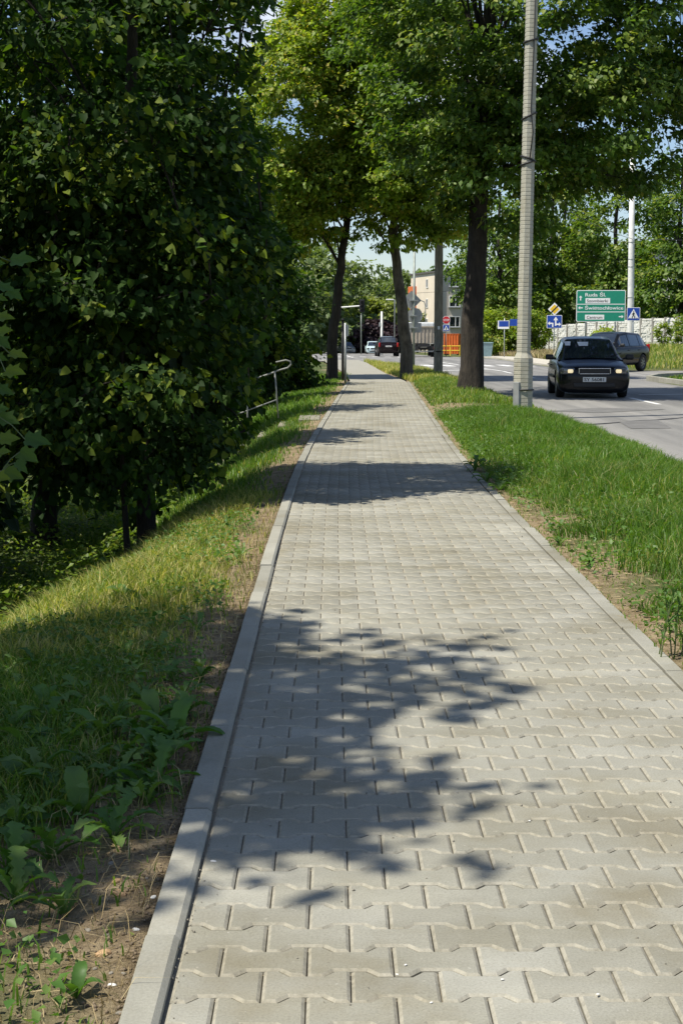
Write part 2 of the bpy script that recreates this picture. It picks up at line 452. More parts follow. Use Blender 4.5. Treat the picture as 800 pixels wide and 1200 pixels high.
M['pole_white'] = simple('pole_white', (0.66, 0.66, 0.63), 0.6, var=0.15, nscale=4)
M['pole_wood'] = bark('pole_wood', (0.16, 0.14, 0.105), (0.33, 0.30, 0.23), 12)
M['black_steel'] = simple('black_steel', (0.012, 0.012, 0.013), 0.5, 0.3)
M['cable'] = simple('cable_black', (0.02, 0.02, 0.02), 0.6)
M['wall_cream_lit'] = simple('render_cream_lit', (0.68, 0.60, 0.47), 0.9, var=0.08, nscale=0.4)  # cream gable, with the sun on that side put into the tone
M['wall_beige_shaded'] = simple('render_beige_shaded', (0.52, 0.47, 0.40), 0.9, var=0.1, nscale=0.4)  # beige front, its partial shade put into the duller tone
M['wall_white'] = simple('render_white', (0.66, 0.66, 0.64), 0.9, var=0.08, nscale=0.4)
M['orange'] = simple('orange_paint', (0.62, 0.14, 0.025), 0.5, var=0.15, nscale=2)
M['yellow'] = simple('yellow_paint', (0.70, 0.47, 0.04), 0.5)
M['roof_dark'] = simple('roof_felt', (0.09, 0.085, 0.08), 0.8)
M['window_frame'] = simple('window_frame_white', (0.74, 0.74, 0.72), 0.5, var=0.05)
M['tarp'] = simple('truck_body_beige', (0.38, 0.33, 0.26), 0.7, var=0.2, nscale=3)
M['truck_white'] = simple('truck_cab_white', (0.60, 0.62, 0.62), 0.4)
M['stone_tan'] = simple('stone_tan', (0.42, 0.27, 0.14), 0.8, var=0.3, nscale=30, bmp=0.5)
M['stone_white'] = simple('stone_white', (0.66, 0.65, 0.60), 0.8, var=0.2, nscale=30)
M['stone_grey'] = simple('stone_grey', (0.22, 0.20, 0.16), 0.85, var=0.3, nscale=30)
M['rail'] = simple('weathered_rail', (0.24, 0.25, 0.23), 0.65, 0.2, 0.25)
M['crumb'] = simple('soil_crumb', (0.17, 0.13, 0.085), 0.95, var=0.35, nscale=40)
M['bin_blue'] = simple('bin_pale_blue', (0.20, 0.30, 0.33), 0.5)

# ------------------------------------------------------------------ lettering (flat meshes from the built-in font)
def text_mesh(txt, h, mat, align='LEFT', width=None, bold=0.0):
    cu = bpy.data.curves.new('lettering', 'FONT')
    cu.body = txt; cu.size = 1.0; cu.align_x = align; cu.offset = bold; cu.extrude = 0.0
    cu.resolution_u = 3
    ob = bpy.data.objects.new('lettering_source', cu); C.objects.link(ob)
    dg = bpy.context.evaluated_depsgraph_get()
    me = bpy.data.meshes.new_from_object(ob.evaluated_get(dg))
    bpy.data.objects.remove(ob); bpy.data.curves.remove(cu)
    xs = [v.co.x for v in me.vertices]
    s = h / 0.72
    sx = s
    if width: sx = width / (max(xs) - min(xs))
    for v in me.vertices: v.co = Vector((v.co.x * sx, v.co.y * s, 0))
    me.materials.clear(); me.materials.append(mat)
    return me
def flat_text(txt, h, mat, parent, loc, width=None, align='LEFT', bold=0.0):
    """lettering upright in the parent's local XZ plane, facing -Y"""
    o = link('lettering', text_mesh(txt, h, mat, align, width, bold), parent)
    o.location = loc; o.rotation_euler = (math.pi / 2, 0, 0)
    return o

# ================================================================== SETTING
# ground: one sheet to the horizon; it dips below the paving and the road
def build_ground():
    ys = np.concatenate([np.arange(-12, 2, 2.0), np.arange(2, 14, 0.22), np.arange(14, 30, 0.5), np.arange(30, 60, 1.0), np.arange(60, 130, 2.0),
                         np.array([135, 145, 160, 180, 210, 250, 300, 400, 600, 1000, 1800, 3000])])
    left = np.concatenate([[-2500, -800, -300, -120, -60, -35, -24, -17], np.arange(-13, -5, 1.0), np.arange(-5, -2, 0.3), np.arange(-2, -0.12, 0.11), [-0.09]])
    V = []; Gm = []; rows = []
    for y in ys:
        s = float(shift(min(y, 50))); l = XL + s; r = XR + s; rl = float(road_left(y)); rr = float(road_right(y))
        cols = [(l + u, 0) for u in left] + [(l - 0.082, 1), (r - 0.004, 1), (r + 0.002, 0)]
        rl2 = max(rl, r + 0.3) if y < 88 else max(rl, r + 0.05)
        w = np.linspace(0, 1, 22)[1:]
        cols += [(r + (rl2 - r) * t, 0) for t in w] + [(rl2 + 0.004, 2)]
        rr2 = max(rr, rl2 + 1)
        cols += [(rr2 - 0.004, 2)] + [(rr2 + u, 0) for u in (0.0, 0.5, 1.2, 2.0, 3.5, 5.5, 8, 11, 15, 22, 40, 90, 250, 800, 2500)]
        row = []
        for (x, k) in cols:
            z = float(ground_z(x, y))
            if k == 1: z = -0.09 + float(fall(y))
            if k == 2: z = ROAD_Z - 0.12 + float(fall(y))
            if k == 0 and rl < x < rr and y > 70: z = ROAD_Z - 0.12 + float(fall(y))
            if k == 0 and x > 13 and 57.5 < y < 67: z = ROAD_Z - 0.12
            if k == 0 and x < rl2 and 93.0 < y < 109: z = min(z, ROAD_Z - 0.12 + float(fall(y)))
            row.append(len(V)); V.append((x, y, z))
            u = l - x
            gr = 0.0
            if k == 0 and u > 0: gr = float(smooth(0.25, 1.1, u + 0.25 * math.sin(y * 2.3) + 0.2 * math.sin(y * 5.1 + x * 3)))
            if k == 0 and x > r: gr = float(smooth(0.05, 0.55, x - r + 0.2 * math.sin(y * 3.1)) * 0.9)
            if k == 0 and x > r and 28.6 < y < 32.2: gr *= 0.1
            Gm.append(gr)
        rows.append(row)
    F = []
    for a, b_ in zip(rows[:-1], rows[1:]):
        for i in range(len(a) - 1):
            F.append((a[i], a[i + 1], b_[i + 1], b_[i]))
    me = bpy.data.meshes.new('ground'); me.from_pydata(V, [], F)
    at = me.attributes.new('green', 'FLOAT', 'POINT'); at.data.foreach_set('value', Gm)
    me.materials.append(M['soil']); me.polygons.foreach_set('use_smooth', [True] * len(me.polygons))
    return tag(link('ground', me), kind='structure')
build_ground()

# road sheet
def build_road():
    ys = sorted(set(np.round(np.concatenate([np.arange(-12, 88, 1.0), np.arange(88, 120, 0.5), np.arange(120, 320, 5.0), [94.0, 95.0, 58.5, 58.6, 66.4, 66.5, 57.5, 55.5]]), 2)))
    mb = MB(); rows = []
    for y in ys:
        l, r_ = float(road_left(y)), float(road_right(y))
        xs = np.linspace(l, r_, 9); row = []
        for x in xs:
            row.append(len(mb.v)); mb.v.append((x, y, ROAD_Z + float(fall(y))))
        rows.append(row)
    for a, b_ in zip(rows[:-1], rows[1:]):
        for i in range(8): mb.f.append((a[i], a[i + 1], b_[i + 1], b_[i]))
    return tag(mb.build('road', M['asphalt']), kind='structure')
road = build_road()

def road_sheet(name, pts, mat, lift=0.004):
    mb = MB(); mb.poly([(x, y, ROAD_Z + float(fall(y)) + lift) for x, y in pts])
    return mb.build(name, mat, road)
def line(x0, y0, x1, y1, w, mat=None, lift=0.004, name='road_marking'):
    d = Vector((x1 - x0, y1 - y0, 0)).normalized(); n = Vector((-d.y, d.x, 0)) * w / 2
    road_sheet(name, [(x0 - n.x, y0 - n.y), (x1 - n.x, y1 - n.y), (x1 + n.x, y1 + n.y), (x0 + n.x, y0 + n.y)], mat or M['line_white'], lift)
for k in range(9):
    y0 = 6 + k * 7.0
    line(7.25, y0, 7.3, y0 + 3.6, 0.13)
line(7.3, 66, 6.2, 88, 0.14)
line(4.4, 66.5, 7.0, 69.0, 0.45)
for k in range(7):                                         # zebra crossing before the junction
    line(4.0 + k * 0.98, 76.0, 4.0 + k * 0.98 - 0.2, 80.0, 0.5)
line(4.6, 71.8, 10.2, 73.0, 0.16); line(4.8, 84, 10.4, 86, 0.16)
line(3.0, 90, 1.6, 118, 0.16); line(1.6, 118, 0.9, 200, 0.16); line(6.5, 92, 5.2, 120, 0.16)
for k in range(8):
    line(-1.5 + k * 1.0, 121, -1.5 + k * 1.0, 124.5, 0.5)
line(7.9, 39.5, 10.4, 40.4, 0.14)
a_, b_ = G(655, 500, ROAD_Z), G(832, 487.5, ROAD_Z)
seam = MB(); pts = [a_.lerp(b_, t) for t in np.linspace(0, 1.6, 26)]
n0 = len(seam.v)
for i, p in enumerate(pts):
    wv = 0.10 + 0.03 * math.sin(i * 1.9); yo = 0.05 * math.sin(i * 1.1)
    seam.v += [(p.x, p.y - wv + yo, ROAD_Z + 0.004), (p.x, p.y + wv + yo, ROAD_Z + 0.004)]
for i in range(len(pts) - 1): seam.f.append((2 * i, 2 * i + 2, 2 * i + 3, 2 * i + 1))
seam.build('tar_seam', M['tar'], road)
q = [G(725, 494.5, ROAD_Z), G(770, 492.5, ROAD_Z), G(786, 502, ROAD_Z), G(738, 502.5, ROAD_Z)]
road_sheet('asphalt_patch', [(p.x, p.y) for p in q], M['patch'], 0.006)
q = [G(640, 482, ROAD_Z), G(700, 478, ROAD_Z), G(780, 480, ROAD_Z), G(700, 484, ROAD_Z)]
road_sheet('asphalt_patch', [(p.x, p.y) for p in q], M['patch'], 0.006)

# ---- paving blocks (double-T blocks laid in running rows)
PL, PITCHR = 0.2, 0.139
END_W, MID_W = 0.0840, 0.0550           # half widths at the ends and in the waist
def paver_outline(x0=-0.0985, x1=0.0985, kind='full'):
    up = [(-0.1, END_W), (-0.063, END_W), (-0.037, MID_W), (0.037, MID_W), (0.063, END_W), (0.1, END_W)]
    if kind == 'left':  up = [(0.0, MID_W), (0.037, MID_W), (0.063, END_W), (0.1, END_W)]
    if kind == 'right': up = [(-0.1, END_W), (-0.063, END_W), (-0.037, MID_W), (0.0, MID_W)]
    return up + [(x, -y) for x, y in reversed(up)]
def inset(ol, d):
    n = len(ol); out = []
    for i in range(n):
        p0, p1, p2 = Vector(ol[i - 1]), Vector(ol[i]), Vector(ol[(i + 1) % n])
        e1, e2 = (p1 - p0).normalized(), (p2 - p1).normalized()
        n1, n2 = Vector((e1.y, -e1.x)), Vector((e2.y, -e2.x))       # clockwise outline: inside on the right
        b2 = (n1 + n2).normalized(); k = d / max(0.3, b2.dot(n1))
        out.append(tuple(p1 + b2 * k))
    return out
def paver_geom(kind):
    ol = inset(paver_outline(kind=kind), 0.0018); n = len(ol); ins = inset(ol, 0.0075)
    v = [(x, y, 0.0) for x, y in ins] + [(x, y, -0.0055) for x, y in ol] + [(x, y, -0.05) for x, y in ol]
    f = [tuple(range(n))[::-1]]
    for i in range(n):
        j = (i + 1) % n
        f.append((i, j, n + j, n + i)); f.append((n + i, n + j, 2 * n + j, 2 * n + i))
    return v, f
pav = MB()
rows_y = np.concatenate([np.arange(1.2, 50, 0.8), np.arange(50, 97, 2.0)])
for y in rows_y:
    s = float(shift(min(y, 50))); zz = -0.0105 if y < 47.5 else 0.0
    pav.v += [(XL + s - 0.002, y, -0.0135), (XR + s - 0.085, y, -0.0135)]
for i in range(len(rows_y) - 1):
    if rows_y[i + 1] < 49: pav.f.append((2 * i, 2 * i + 1, 2 * i + 3, 2 * i + 2))
pavement = tag(pav.build('pavement', M['sand']), kind='structure')
pm = {}
for k in ('full', 'left', 'right'):
    v, f = paver_geom(k); me = bpy.data.meshes.new('paver_' + k); me.from_pydata(v, [], f); me.materials.append(M['paver'])
    bm = bmesh.new(); bm.from_mesh(me); bmesh.ops.recalc_face_normals(bm, faces=bm.faces[:]); bm.to_mesh(me); bm.free()
    da = me.attributes.new('dust', 'FLOAT', 'FACE'); da.data.foreach_set('value', [0.0 if len(p.vertices) > 4 else 1.0 for p in me.polygons])
    pm[k] = me
slots = []
X0 = XL + 0.009
y = 2.75; rowi = 0
while y < 48.4:
    s = float(shift(y))
    ks = [('full', X0 + 0.1 + i * PL) for i in range(9)] if rowi % 2 == 0 else \
         [('left', X0)] + [('full', X0 + PL * (i + 1)) for i in range(8)] + [('right', X0 + PL * 9)]
    for k, x in ks: slots.append((k, x + s, y))
    y += PITCHR; rowi += 1
nb = 0; batch = {k: [] for k in pm}
for (k, x, y) in slots:
    tx, ty, tz = random.gauss(0, 0.0028), random.gauss(0, 0.0022), random.gauss(0, 0.0007)
    px_, py_, _d = to_px((x, y, 0))
    if nb < 296 and py_ < 1260 and -60 < px_ < 860:
        o = link('paving_block', pm[k], pavement); o.location = (x, y, tz); o.rotation_euler = (tx, ty, random.gauss(0, 0.004)); nb += 1
    else:
        batch[k].append((x, y, tz, tx, ty))
for k, L in batch.items():
    L = np.array(L); v, f = paver_geom(k); v = np.array(v); n = len(v) * 2 // 3; v = v[:n]; f = [q for q in f if max(q) < n]
    if k == 'full': L_use = L
    P = v[None] + np.concatenate([L[:, None, :2], L[:, None, 2:3]], axis=2)
    P[:, :, 2] += v[None, :, 1] * L[:, 3:4] - v[None, :, 0] * L[:, 4:5]
    me = np_mesh('paving_blocks', P.reshape(-1, 3), f, len(L), n, M['paver'], rng.random(len(L)))
    da = me.attributes.new('dust', 'FLOAT', 'FACE'); da.data.foreach_set('value', [0.0 if len(p.vertices) > 4 else 1.0 for p in me.polygons])
    tag(link('distant_paving_blocks', me, pavement), kind='stuff')
# far continuation of the pavement (blocks too small to tell apart)
fp = MB(); ysf = np.concatenate([[48.42, 50], np.arange(52, 93, 2.0)])
for y in ysf:
    s = float(shift(min(y, 50))); wl_ = float(np.interp(y, [48, 60, 92], [0, -0.1, -1.2])); wr_ = float(np.interp(y, [48, 60, 80, 92], [0.0, -0.35, -0.5, -0.8]))
    fp.v += [(XL + s + wl_, y, 0.0), (XR + s + wr_ - 0.1, y, 0.0)]
for i in range(len(ysf) - 1): fp.f.append((2 * i, 2 * i + 1, 2 * i + 3, 2 * i + 2))
mpv, nt, b = nmat('distant_paving'); 
br = nt.nodes.new('ShaderNodeTexBrick'); br.inputs['Scale'].default_value = 1.0
br.inputs['Brick Width'].default_value = 0.2; br.inputs['Row Height'].default_value = 0.139; br.inputs['Mortar Size'].default_value = 0.008
br.inputs['Color1'].default_value = (0.26, 0.25, 0.20, 1); br.inputs['Color2'].default_value = (0.31, 0.30, 0.25, 1); br.inputs['Mortar'].default_value = (0.22, 0.2, 0.16, 1)
gp = nt.nodes.new('ShaderNodeNewGeometry'); nt.links.new(gp.outputs['Position'], br.inputs['Vector'])
nt.links.new(br.outputs['Color'], b.inputs['Base Color']); b.inputs['Roughness'].default_value = 0.9
tag(fp.build('distant_pavement', mpv), kind='structure')

# kerb stones along both edges, one metre each
def kerb_mesh(w, top, chamfer_side):
    c = 0.013
    if chamfer_side > 0: prof = [(-w, -0.09), (-w, top - 0.004), (-w + 0.004, top), (-c, top), (0, top - 0.011), (0, -0.09)]
    else: prof = [(-w, -0.09), (-w, top - 0.003), (-w + 0.004, top), (-0.004, top), (0, top - 0.003), (0, -0.09)]
    mb = MB(); mb.prism([(x, 0, z) for x, z in prof], (0, 0.9935, 0))
    return mb.mesh('kerb_stone', M['kerb'])
kl = kerb_mesh(0.082, 0.019, 1); kl2 = kerb_mesh(0.082, 0.008, 0); kr = kerb_mesh(0.076, 0.001, 0); kr.materials[0] = M['paver']
for i in range(47):
    y = 1.55 + i
    ang = -math.atan(float(shift(y + 1) - shift(y)))
    o = link('kerb_stone', kl if y < 14.2 else kl2, pavement); o.location = (XL + float(shift(y)) + random.gauss(0, 0.003), y, random.gauss(0, 0.0025)); o.rotation_euler = (0, 0, ang)
    o = link('kerb_stone', kr, pavement); o.location = (XR + float(shift(y)) + random.gauss(0, 0.003), y, random.gauss(0, 0.002)); o.rotation_euler = (0, 0, ang)

# far footway on the other side of the road and kerbs at the side street
sw = MB()
ysw = np.arange(70.5, 116, 1.5)
for y in ysw:
    x = float(road_right(y)); z = float(fall(y))
    sw.v += [(x + 0.02, y, z + ROAD_Z - 0.05), (x + 0.02, y, z + 0.03), (x + 2.1, y, z + 0.035)]
for i in range(len(ysw) - 1):
    a = 3 * i; sw.f += [(a, a + 1, a + 4, a + 3), (a + 1, a + 2, a + 5, a + 4)]
tag(sw.build('far_footway', M['far_pave']), kind='structure')
corner = thing('corner_kerb', 'pale concrete kerb curving around the grass corner of the side street', 'kerb', (14, 56, 0))
cpts = [Vector((10.62, 40 + k, 0)) for k in range(0, 13)] + [Vector((10.95, 53, 0)), Vector((11.4, 54.4, 0)), Vector((12.0, 55.5, 0)), Vector((12.9, 56.6, 0)), Vector((14, 57.5, 0)), Vector((15.2, 58.1, 0)), Vector((16.5, 58.5, 0))] + [Vector((17.5 + k, 58.58, 0)) for k in range(6)]
for p0, p1 in zip(cpts[:-1], cpts[1:]):
    d = (p1 - p0); L = d.length; ang = math.atan2(d.y, d.x)
    mb = MB(); mb.box((L / 2, 0, 0), (L - 0.012, 0.15, 0.26), bev=0.015)
    o = mb.build('kerb_stone', M['kerb'], corner); o.location = p0 - corner.location + Vector((0.08, 0, -0.03)); o.rotation_euler = (0, 0, ang)

# ================================================================== BUILDINGS
def building(root, corner, ux, uy, w, dpt, h, floors, wall_f, wall_s, front_cols, side_cols, win=(1.5, 1.4), roof_h=0.25):
    """walls as boxes in the root's frame: front along +x, depth along +y"""
    mb = MB(); mb.box((w / 2, dpt / 2, h / 2), (w, dpt, h)); mb.build('wall', wall_f, root)
    mb = MB(); mb.box((-0.06, dpt / 2, h / 2), (0.1, dpt - 0.01, h - 0.01)); mb.build('gable_wall', wall_s, root)
    rf = MB(); rf.box((w / 2, dpt / 2, h + roof_h / 2 + 0.003), (w + 0.7, dpt + 0.7, roof_h)); rf = rf.build('roof', M['roof_dark'], root)
    ch = MB(); ch.box((w * 0.3, dpt * 0.5, h + roof_h + 0.55), (0.7, 1.4, 1.1)); ch.build('chimney', wall_s, rf)
    fh = h / floors
    for fl in range(floors):
        for x in front_cols:
            z = fh * fl + fh * 0.55
            f = MB(); ww, hh = win
            for (cx, cz, sx, sz) in ((0, hh / 2 + .06, ww + .24, .12), (0, -hh / 2 - .06, ww + .24, .12), (-ww / 2 - .06, 0, .12, hh), (ww / 2 + .06, 0, .12, hh), (0.15, 0, .1, hh)):
                f.box((x + cx, -0.05, z + cz), (sx, 0.14, sz))
            fo = f.build('window', M['window_frame'], root)
            p = MB(); p.box((x, -0.012, z), (ww, 0.02, hh)); p.build('pane', M['glass'], fo)
            s_ = MB(); s_.box((x, -0.14, z - hh / 2 - 0.17), (ww + 0.4, 0.26, 0.07)); s_.build('sill', M['sign_back'], fo)
    return fh
bc = W(514, 393, 230); bc.z = float(fall(230)) - 0.1
blk = thing('apartment_block', 'four storey apartment block with sunlit cream gable and shade-toned beige front behind the truck', 'building', bc, R(14))
fh = building(blk, None, None, None, 30, 14, 11.9, 4, M['wall_beige_shaded'], M['wall_cream_lit'], [2.4, 6.6, 10.6, 14.6, 18.6, 22.6, 26.6], [])
dp = MB(); dp.tube([(0.25, -0.12, 0.2), (0.25, -0.12, 11.9)], 0.09, 8); dp.build('downpipe', M['roof_dark'], blk)
for fl in range(4):
    z = fh * fl + fh * 0.5
    w_ = MB()
    for (cy, cz, sy, sz) in ((0, .62, .9, .1), (0, -.62, .9, .1), (-.4, 0, .1, 1.14), (.4, 0, .1, 1.14)):
        w_.box((-0.15, 5.5 + cy, z + cz), (0.12, sy, sz))
    wo = w_.build('window', M['window_frame'], blk); p = MB(); p.box((-0.125, 5.5, z), (0.02, 0.7, 1.14)); p.build('pane', M['glass'], wo)
    if fl > 0:
        bl = MB(); bl.box((-0.4, 12.4, fh * fl + 0.1), (0.55, 2.6, 0.16)); bl.box((-0.64, 12.4, fh * fl + 0.7), (0.08, 2.6, 1.05)); bl.box((-0.36, 11.14, fh * fl + 0.7), (0.5, 0.08, 1.05))
        bl.build('balcony', M['orange'], blk)
hc = W(768, 393, 150); hc.z = 0.2
hs = thing('white_house', 'white house showing through the trees above the concrete fence', 'building', hc, R(-10))
building(hs, None, None, None, 11, 8, 9.2, 3, M['wall_white'], M['wall_white'], [2.0, 5.5, 9.0], [], (1.2, 1.3), 0.4)

# ---- precast concrete fence
fa, fb = Vector((24.6, 97.5, 0)), Vector((17.6, 129.5, 0))
fence = thing('concrete_fence', 'white precast concrete fence with stone-relief panels on the bank', 'fence', (fa.x, fa.y, float(ground_z(fa.x, fa.y))))
nbay = 16; fdir = (fb - fa) / nbay; fang = math.atan2(fdir.y, fdir.x)
pn = MB()
for i in range(20):                                        # relief of rough stones on each panel
    pass
def relief_panel(seed, L):
    rr = random.Random(seed); mb = MB(); mb.box((L / 2, 0, 1.0), (L - 0.2, 0.05, 2.0))
    z = 0.04
    while z < 1.93:
        hh = rr.uniform(0.10, 0.2); x = 0.08
        while x < L - 0.2:
            ww = min(rr.uniform(0.22, 0.6), L - 0.09 - x)
            for sgn in (-1, 1):
                mb.box((x + ww / 2, sgn * 0.025, z + hh / 2), (ww - 0.05, rr.uniform(0.03, 0.17), min(hh, 1.98 - z) - 0.03), Matrix.Rotation(rr.uniform(-.1, .1), 3, 'Y'))
            x += ww
        z += hh
    return mb.mesh('fence_panel', M['fence_concrete'])
panels = [relief_panel(s_, fdir.length) for s_ in range(4)]
pb = MB(); pb.box((0, 0, 1.0), (0.17, 0.30, 2.4), bev=0.02); postm = pb.mesh('fence_post', M['fence_post'])
for i in range(nbay + 1):
    p = fa + fdir * i; z = float(ground_z(p.x, p.y))
    o = link('fence_post', postm, fence); o.location = Vector((p.x, p.y, z - 0.12)) - fence.location; o.rotation_euler = (0, 0, fang)
    if i < nbay:
        z2 = float(ground_z(p.x + fdir.x / 2, p.y + fdir.y / 2))
        o = link('fence_panel', panels[i % 4], fence); o.location = Vector((p.x, p.y, z2 + 0.02)) - fence.location; o.rotation_euler = (0, 0, fang)

# ================================================================== POLES AND SIGNS
# concrete lamp pole in the grass strip
pb_ = G(612, 485, 0.03)
pole = thing('concrete_pole', 'tall ribbed concrete pole with stepped octagonal foot in the grass strip', 'pole', pb_)
def octa(r, z, rot=R(22.5)):
    return [(r * math.cos(rot + k * math.pi / 4), r * math.sin(rot + k * math.pi / 4), z) for k in range(8)]
def oct_loft(levels):
    mb = MB()
    for (r, z, ox) in levels:
        mb.v += [(x + ox, y_, z_) for x, y_, z_ in octa(r, z)]
    for i in range(len(levels) - 1):
        for k in range(8):
            k2 = (k + 1) % 8; mb.f.append((8 * i + k, 8 * i + k2, 8 * i + 8 + k2, 8 * i + 8 + k))
    mb.f.append(tuple(range(8))[::-1]); n = 8 * (len(levels) - 1); mb.f.append(tuple(n + k for k in range(8)))
    return mb
lv = [(0.182, -0.3, 0)]
z = 0.0
while z < 0.98:                                            # ribs left by the casting boards
    lv += [(0.180, z, 0), (0.180, z + 0.050, 0), (0.1745, z + 0.053, 0), (0.1745, z + 0.066, 0), (0.180, z + 0.069, 0)]; z += 0.072
lv += [(0.180, z, 0), (0.135, z + 0.09, 0)]
oct_loft(lv).build('foot', M['pole_concrete'], pole)
lv = []; z = 1.06
while z < 11.5:
    t = (z - 1.06) / 10.5; rr_ = 0.132 - 0.035 * t; ox = 0.0105 * (z - 1.06)
    lv += [(rr_, z, ox), (rr_, z + 0.052, ox), (rr_ - 0.005, z + 0.055, ox), (rr_ - 0.005, z + 0.067, ox), (rr_, z + 0.070, ox)]; z += 0.073
oct_loft(lv).build('shaft', M['pole_concrete'], pole)
hb = MB(); hb.box((-0.13, -0.13, 0.28), (0.13, 0.05, 0.60), Matrix.Rotation(R(-45), 3, 'Z'), 0.008); hb.build('cable_hatch', M['sign_back'], pole)
def ring(z, r, rad, ox=0.0, tilt=0.0):
    mb = MB(); mb.tube([(r * math.cos(a) + ox, r * math.sin(a), z + tilt * math.cos(a)) for a in np.linspace(0, 2 * math.pi, 17)], rad, 6); return mb
ring(0.44, 0.19, 0.013).build('band', M['black_steel'], pole, True)
for zz, dz in ((6.6, 0.03), (4.55, -0.05), (4.48, 0.04), (5.3, 0.06)):
    ring(zz, 0.125, 0.018, 0.0105 * (zz - 1.06), dz).build('band', M['cable'], pole, True)
cb = MB(); cb.tube([(0.05, -0.135, 4.55), (0.10, -0.13, 5.0), (0.06, -0.125, 5.4), (0.10, -0.12, 6.6), (0.12, -0.115, 8.5)], 0.012, 6); cb.build('cable', M['cable'], pole, True)
am = MB(); am.tube([(0.11, 0, 11.45), (0.2, 0, 12.0), (0.8, 0, 12.4), (1.8, 0, 12.6)], 0.04, 8); am.build('lamp_arm', M['galv'], pole, True)
lh = MB(); lh.box((2.1, 0, 12.6), (0.7, 0.28, 0.14), bev=0.04); lh.build('lamp_head', M['galv'], pole)

# wooden utility pole further along
ub = G(513, 440, 0.0); ub.z = float(ground_z(ub.x, ub.y))
up_ = thing('utility_pole', 'weathered square utility pole between the two right-hand trees', 'pole', ub)
mb = MB(); 
for z_, r_ in ((-0.3, 0.16), (0, 0.155), (4, 0.14), (9.5, 0.12)): mb.v += [(sx * r_, sy * r_, z_) for sx, sy in ((-1, -1), (1, -1), (1, 1), (-1, 1))]
for i in range(3):
    for k in range(4): k2 = (k + 1) % 4; mb.f.append((4 * i + k, 4 * i + k2, 4 * i + 4 + k2, 4 * i + 4 + k))
mb.f.append((12, 13, 14, 15)); mb.build('shaft', M['pole_wood'], up_)
mb = MB(); mb.box((0, -0.152, 1.75), (0.09, 0.012, 0.12)); mb.build('number_plate', M['letter_white'], up_)
mb = MB(); mb.tube([(0.17 * math.cos(a), 0.17 * math.sin(a) * 1.0, 0.9) for a in np.linspace(0, 2 * math.pi, 13)], 0.02, 6); mb.build('band', M['black_steel'], up_)
mb = MB(); mb.box((0, 0, 9.1), (1.5, 0.1, 0.1)); mb.build('cross_arm', M['pole_wood'], up_)

def post(root, h, r=0.035, mat='galv', z0=-0.25):
    mb = MB(); mb.tube([(0, 0, z0), (0, 0, h)], r, 10); return mb.build('post', M[mat], root, True)
def disc(n, r, y, th, cx=0, cz=0, rot=0.0):
    return [(cx + r * math.cos(rot + 2 * math.pi * k / n), y, cz + r * math.sin(rot + 2 * math.pi * k / n)) for k in range(n)]
def plate(root, outline, y, th, mat, name='plate'):
    mb = MB(); mb.prism([(x, y, z_) for x, z_ in outline], (0, th, 0)); return mb.build(name, M[mat], root)
def rect(cx, cz, w, h): return [(cx - w / 2, cz - h / 2), (cx + w / 2, cz - h / 2), (cx + w / 2, cz + h / 2), (cx - w / 2, cz + h / 2)]
def rrect(cx, cz, w, h, r):
    o = []
    for sx, sz, a0 in ((1, -1, -90), (1, 1, 0), (-1, 1, 90), (-1, -1, 180)):
        for k in range(4):
            a = R(a0 + 30 * k); o.append((cx + sx * (w / 2 - r) + r * math.cos(a), cz + sz * (h / 2 - r) + r * math.sin(a)))
    return o
def arrow(cx, cz, L, direc, wd=0.06):
    base_ = [(-L / 2, -wd / 2), (L * 0.1, -wd / 2), (L * 0.1, -wd * 1.6), (L / 2, 0), (L * 0.1, wd * 1.6), (L * 0.1, wd / 2), (-L / 2, wd / 2)]
    a = {'right': 0, 'up': math.pi / 2, 'left': math.pi}[direc]
    return [(cx + x * math.cos(a) - z_ * math.sin(a), cz + x * math.sin(a) + z_ * math.cos(a)) for x, z_ in base_]
def ngon(cx, cz, r, n, rot): return [(cx + r * math.cos(rot + 2 * math.pi * k / n), cz + r * math.sin(rot + 2 * math.pi * k / n)) for k in range(n)]

# green direction board
YS = 100.0
c0 = W(703.5, 358.5, YS); gz = float(ground_z(c0.x, YS)); wS = (W(732, 358, YS) - W(675, 358, YS)).length; hS = (W(703, 340, YS) - W(703, 377, YS)).length; cz = c0.z - gz
gs = thing('direction_sign', 'large green direction sign with white lettering above the concrete fence', 'sign', (c0.x, YS, gz), R(-4))
for sx in (-0.95, 0.95):
    mb = MB(); mb.tube([(sx, 0.09, -0.2), (sx, 0.09, cz + hS * 0.45)], 0.05, 8); mb.build('post', M['galv'], gs, True)
plate(gs, rrect(0, cz, wS, hS, 0.10), 0.0, 0.03, 'letter_white', 'border')
plate(gs, rrect(0, cz, wS - 0.09, hS - 0.09, 0.07), -0.006, 0.006, 'sign_green', 'face')
x0 = -wS / 2
for fz in (0.055, -0.19):
    plate(gs, rect(0, cz + fz * hS, wS - 0.09, 0.045), -0.010, 0.004, 'letter_white', 'divider')
plate(gs, rect(x0 + 0.435 * wS, cz + 0.165 * hS, 0.50 * wS, 0.165 * hS), -0.010, 0.004, 'letter_white', 'name_field')
plate(gs, rect(x0 + 0.375 * wS, cz - 0.355 * hS, 0.39 * wS, 0.155 * hS), -0.010, 0.004, 'letter_white', 'name_field')
flat_text('Ruda Śl.', 0.23, M['letter_white'], gs, (x0 + 0.17 * wS, -0.012, cz + 0.30 * hS), 0.42 * wS, bold=0.012)
flat_text('Szombierki', 0.19, M['letter_black'], gs, (x0 + 0.21 * wS, -0.013, cz + 0.115 * hS), 0.43 * wS, bold=0.012)
flat_text('Świętochłowice', 0.22, M['letter_white'], gs, (x0 + 0.17 * wS, -0.012, cz - 0.115 * hS), 0.78 * wS, bold=0.012)
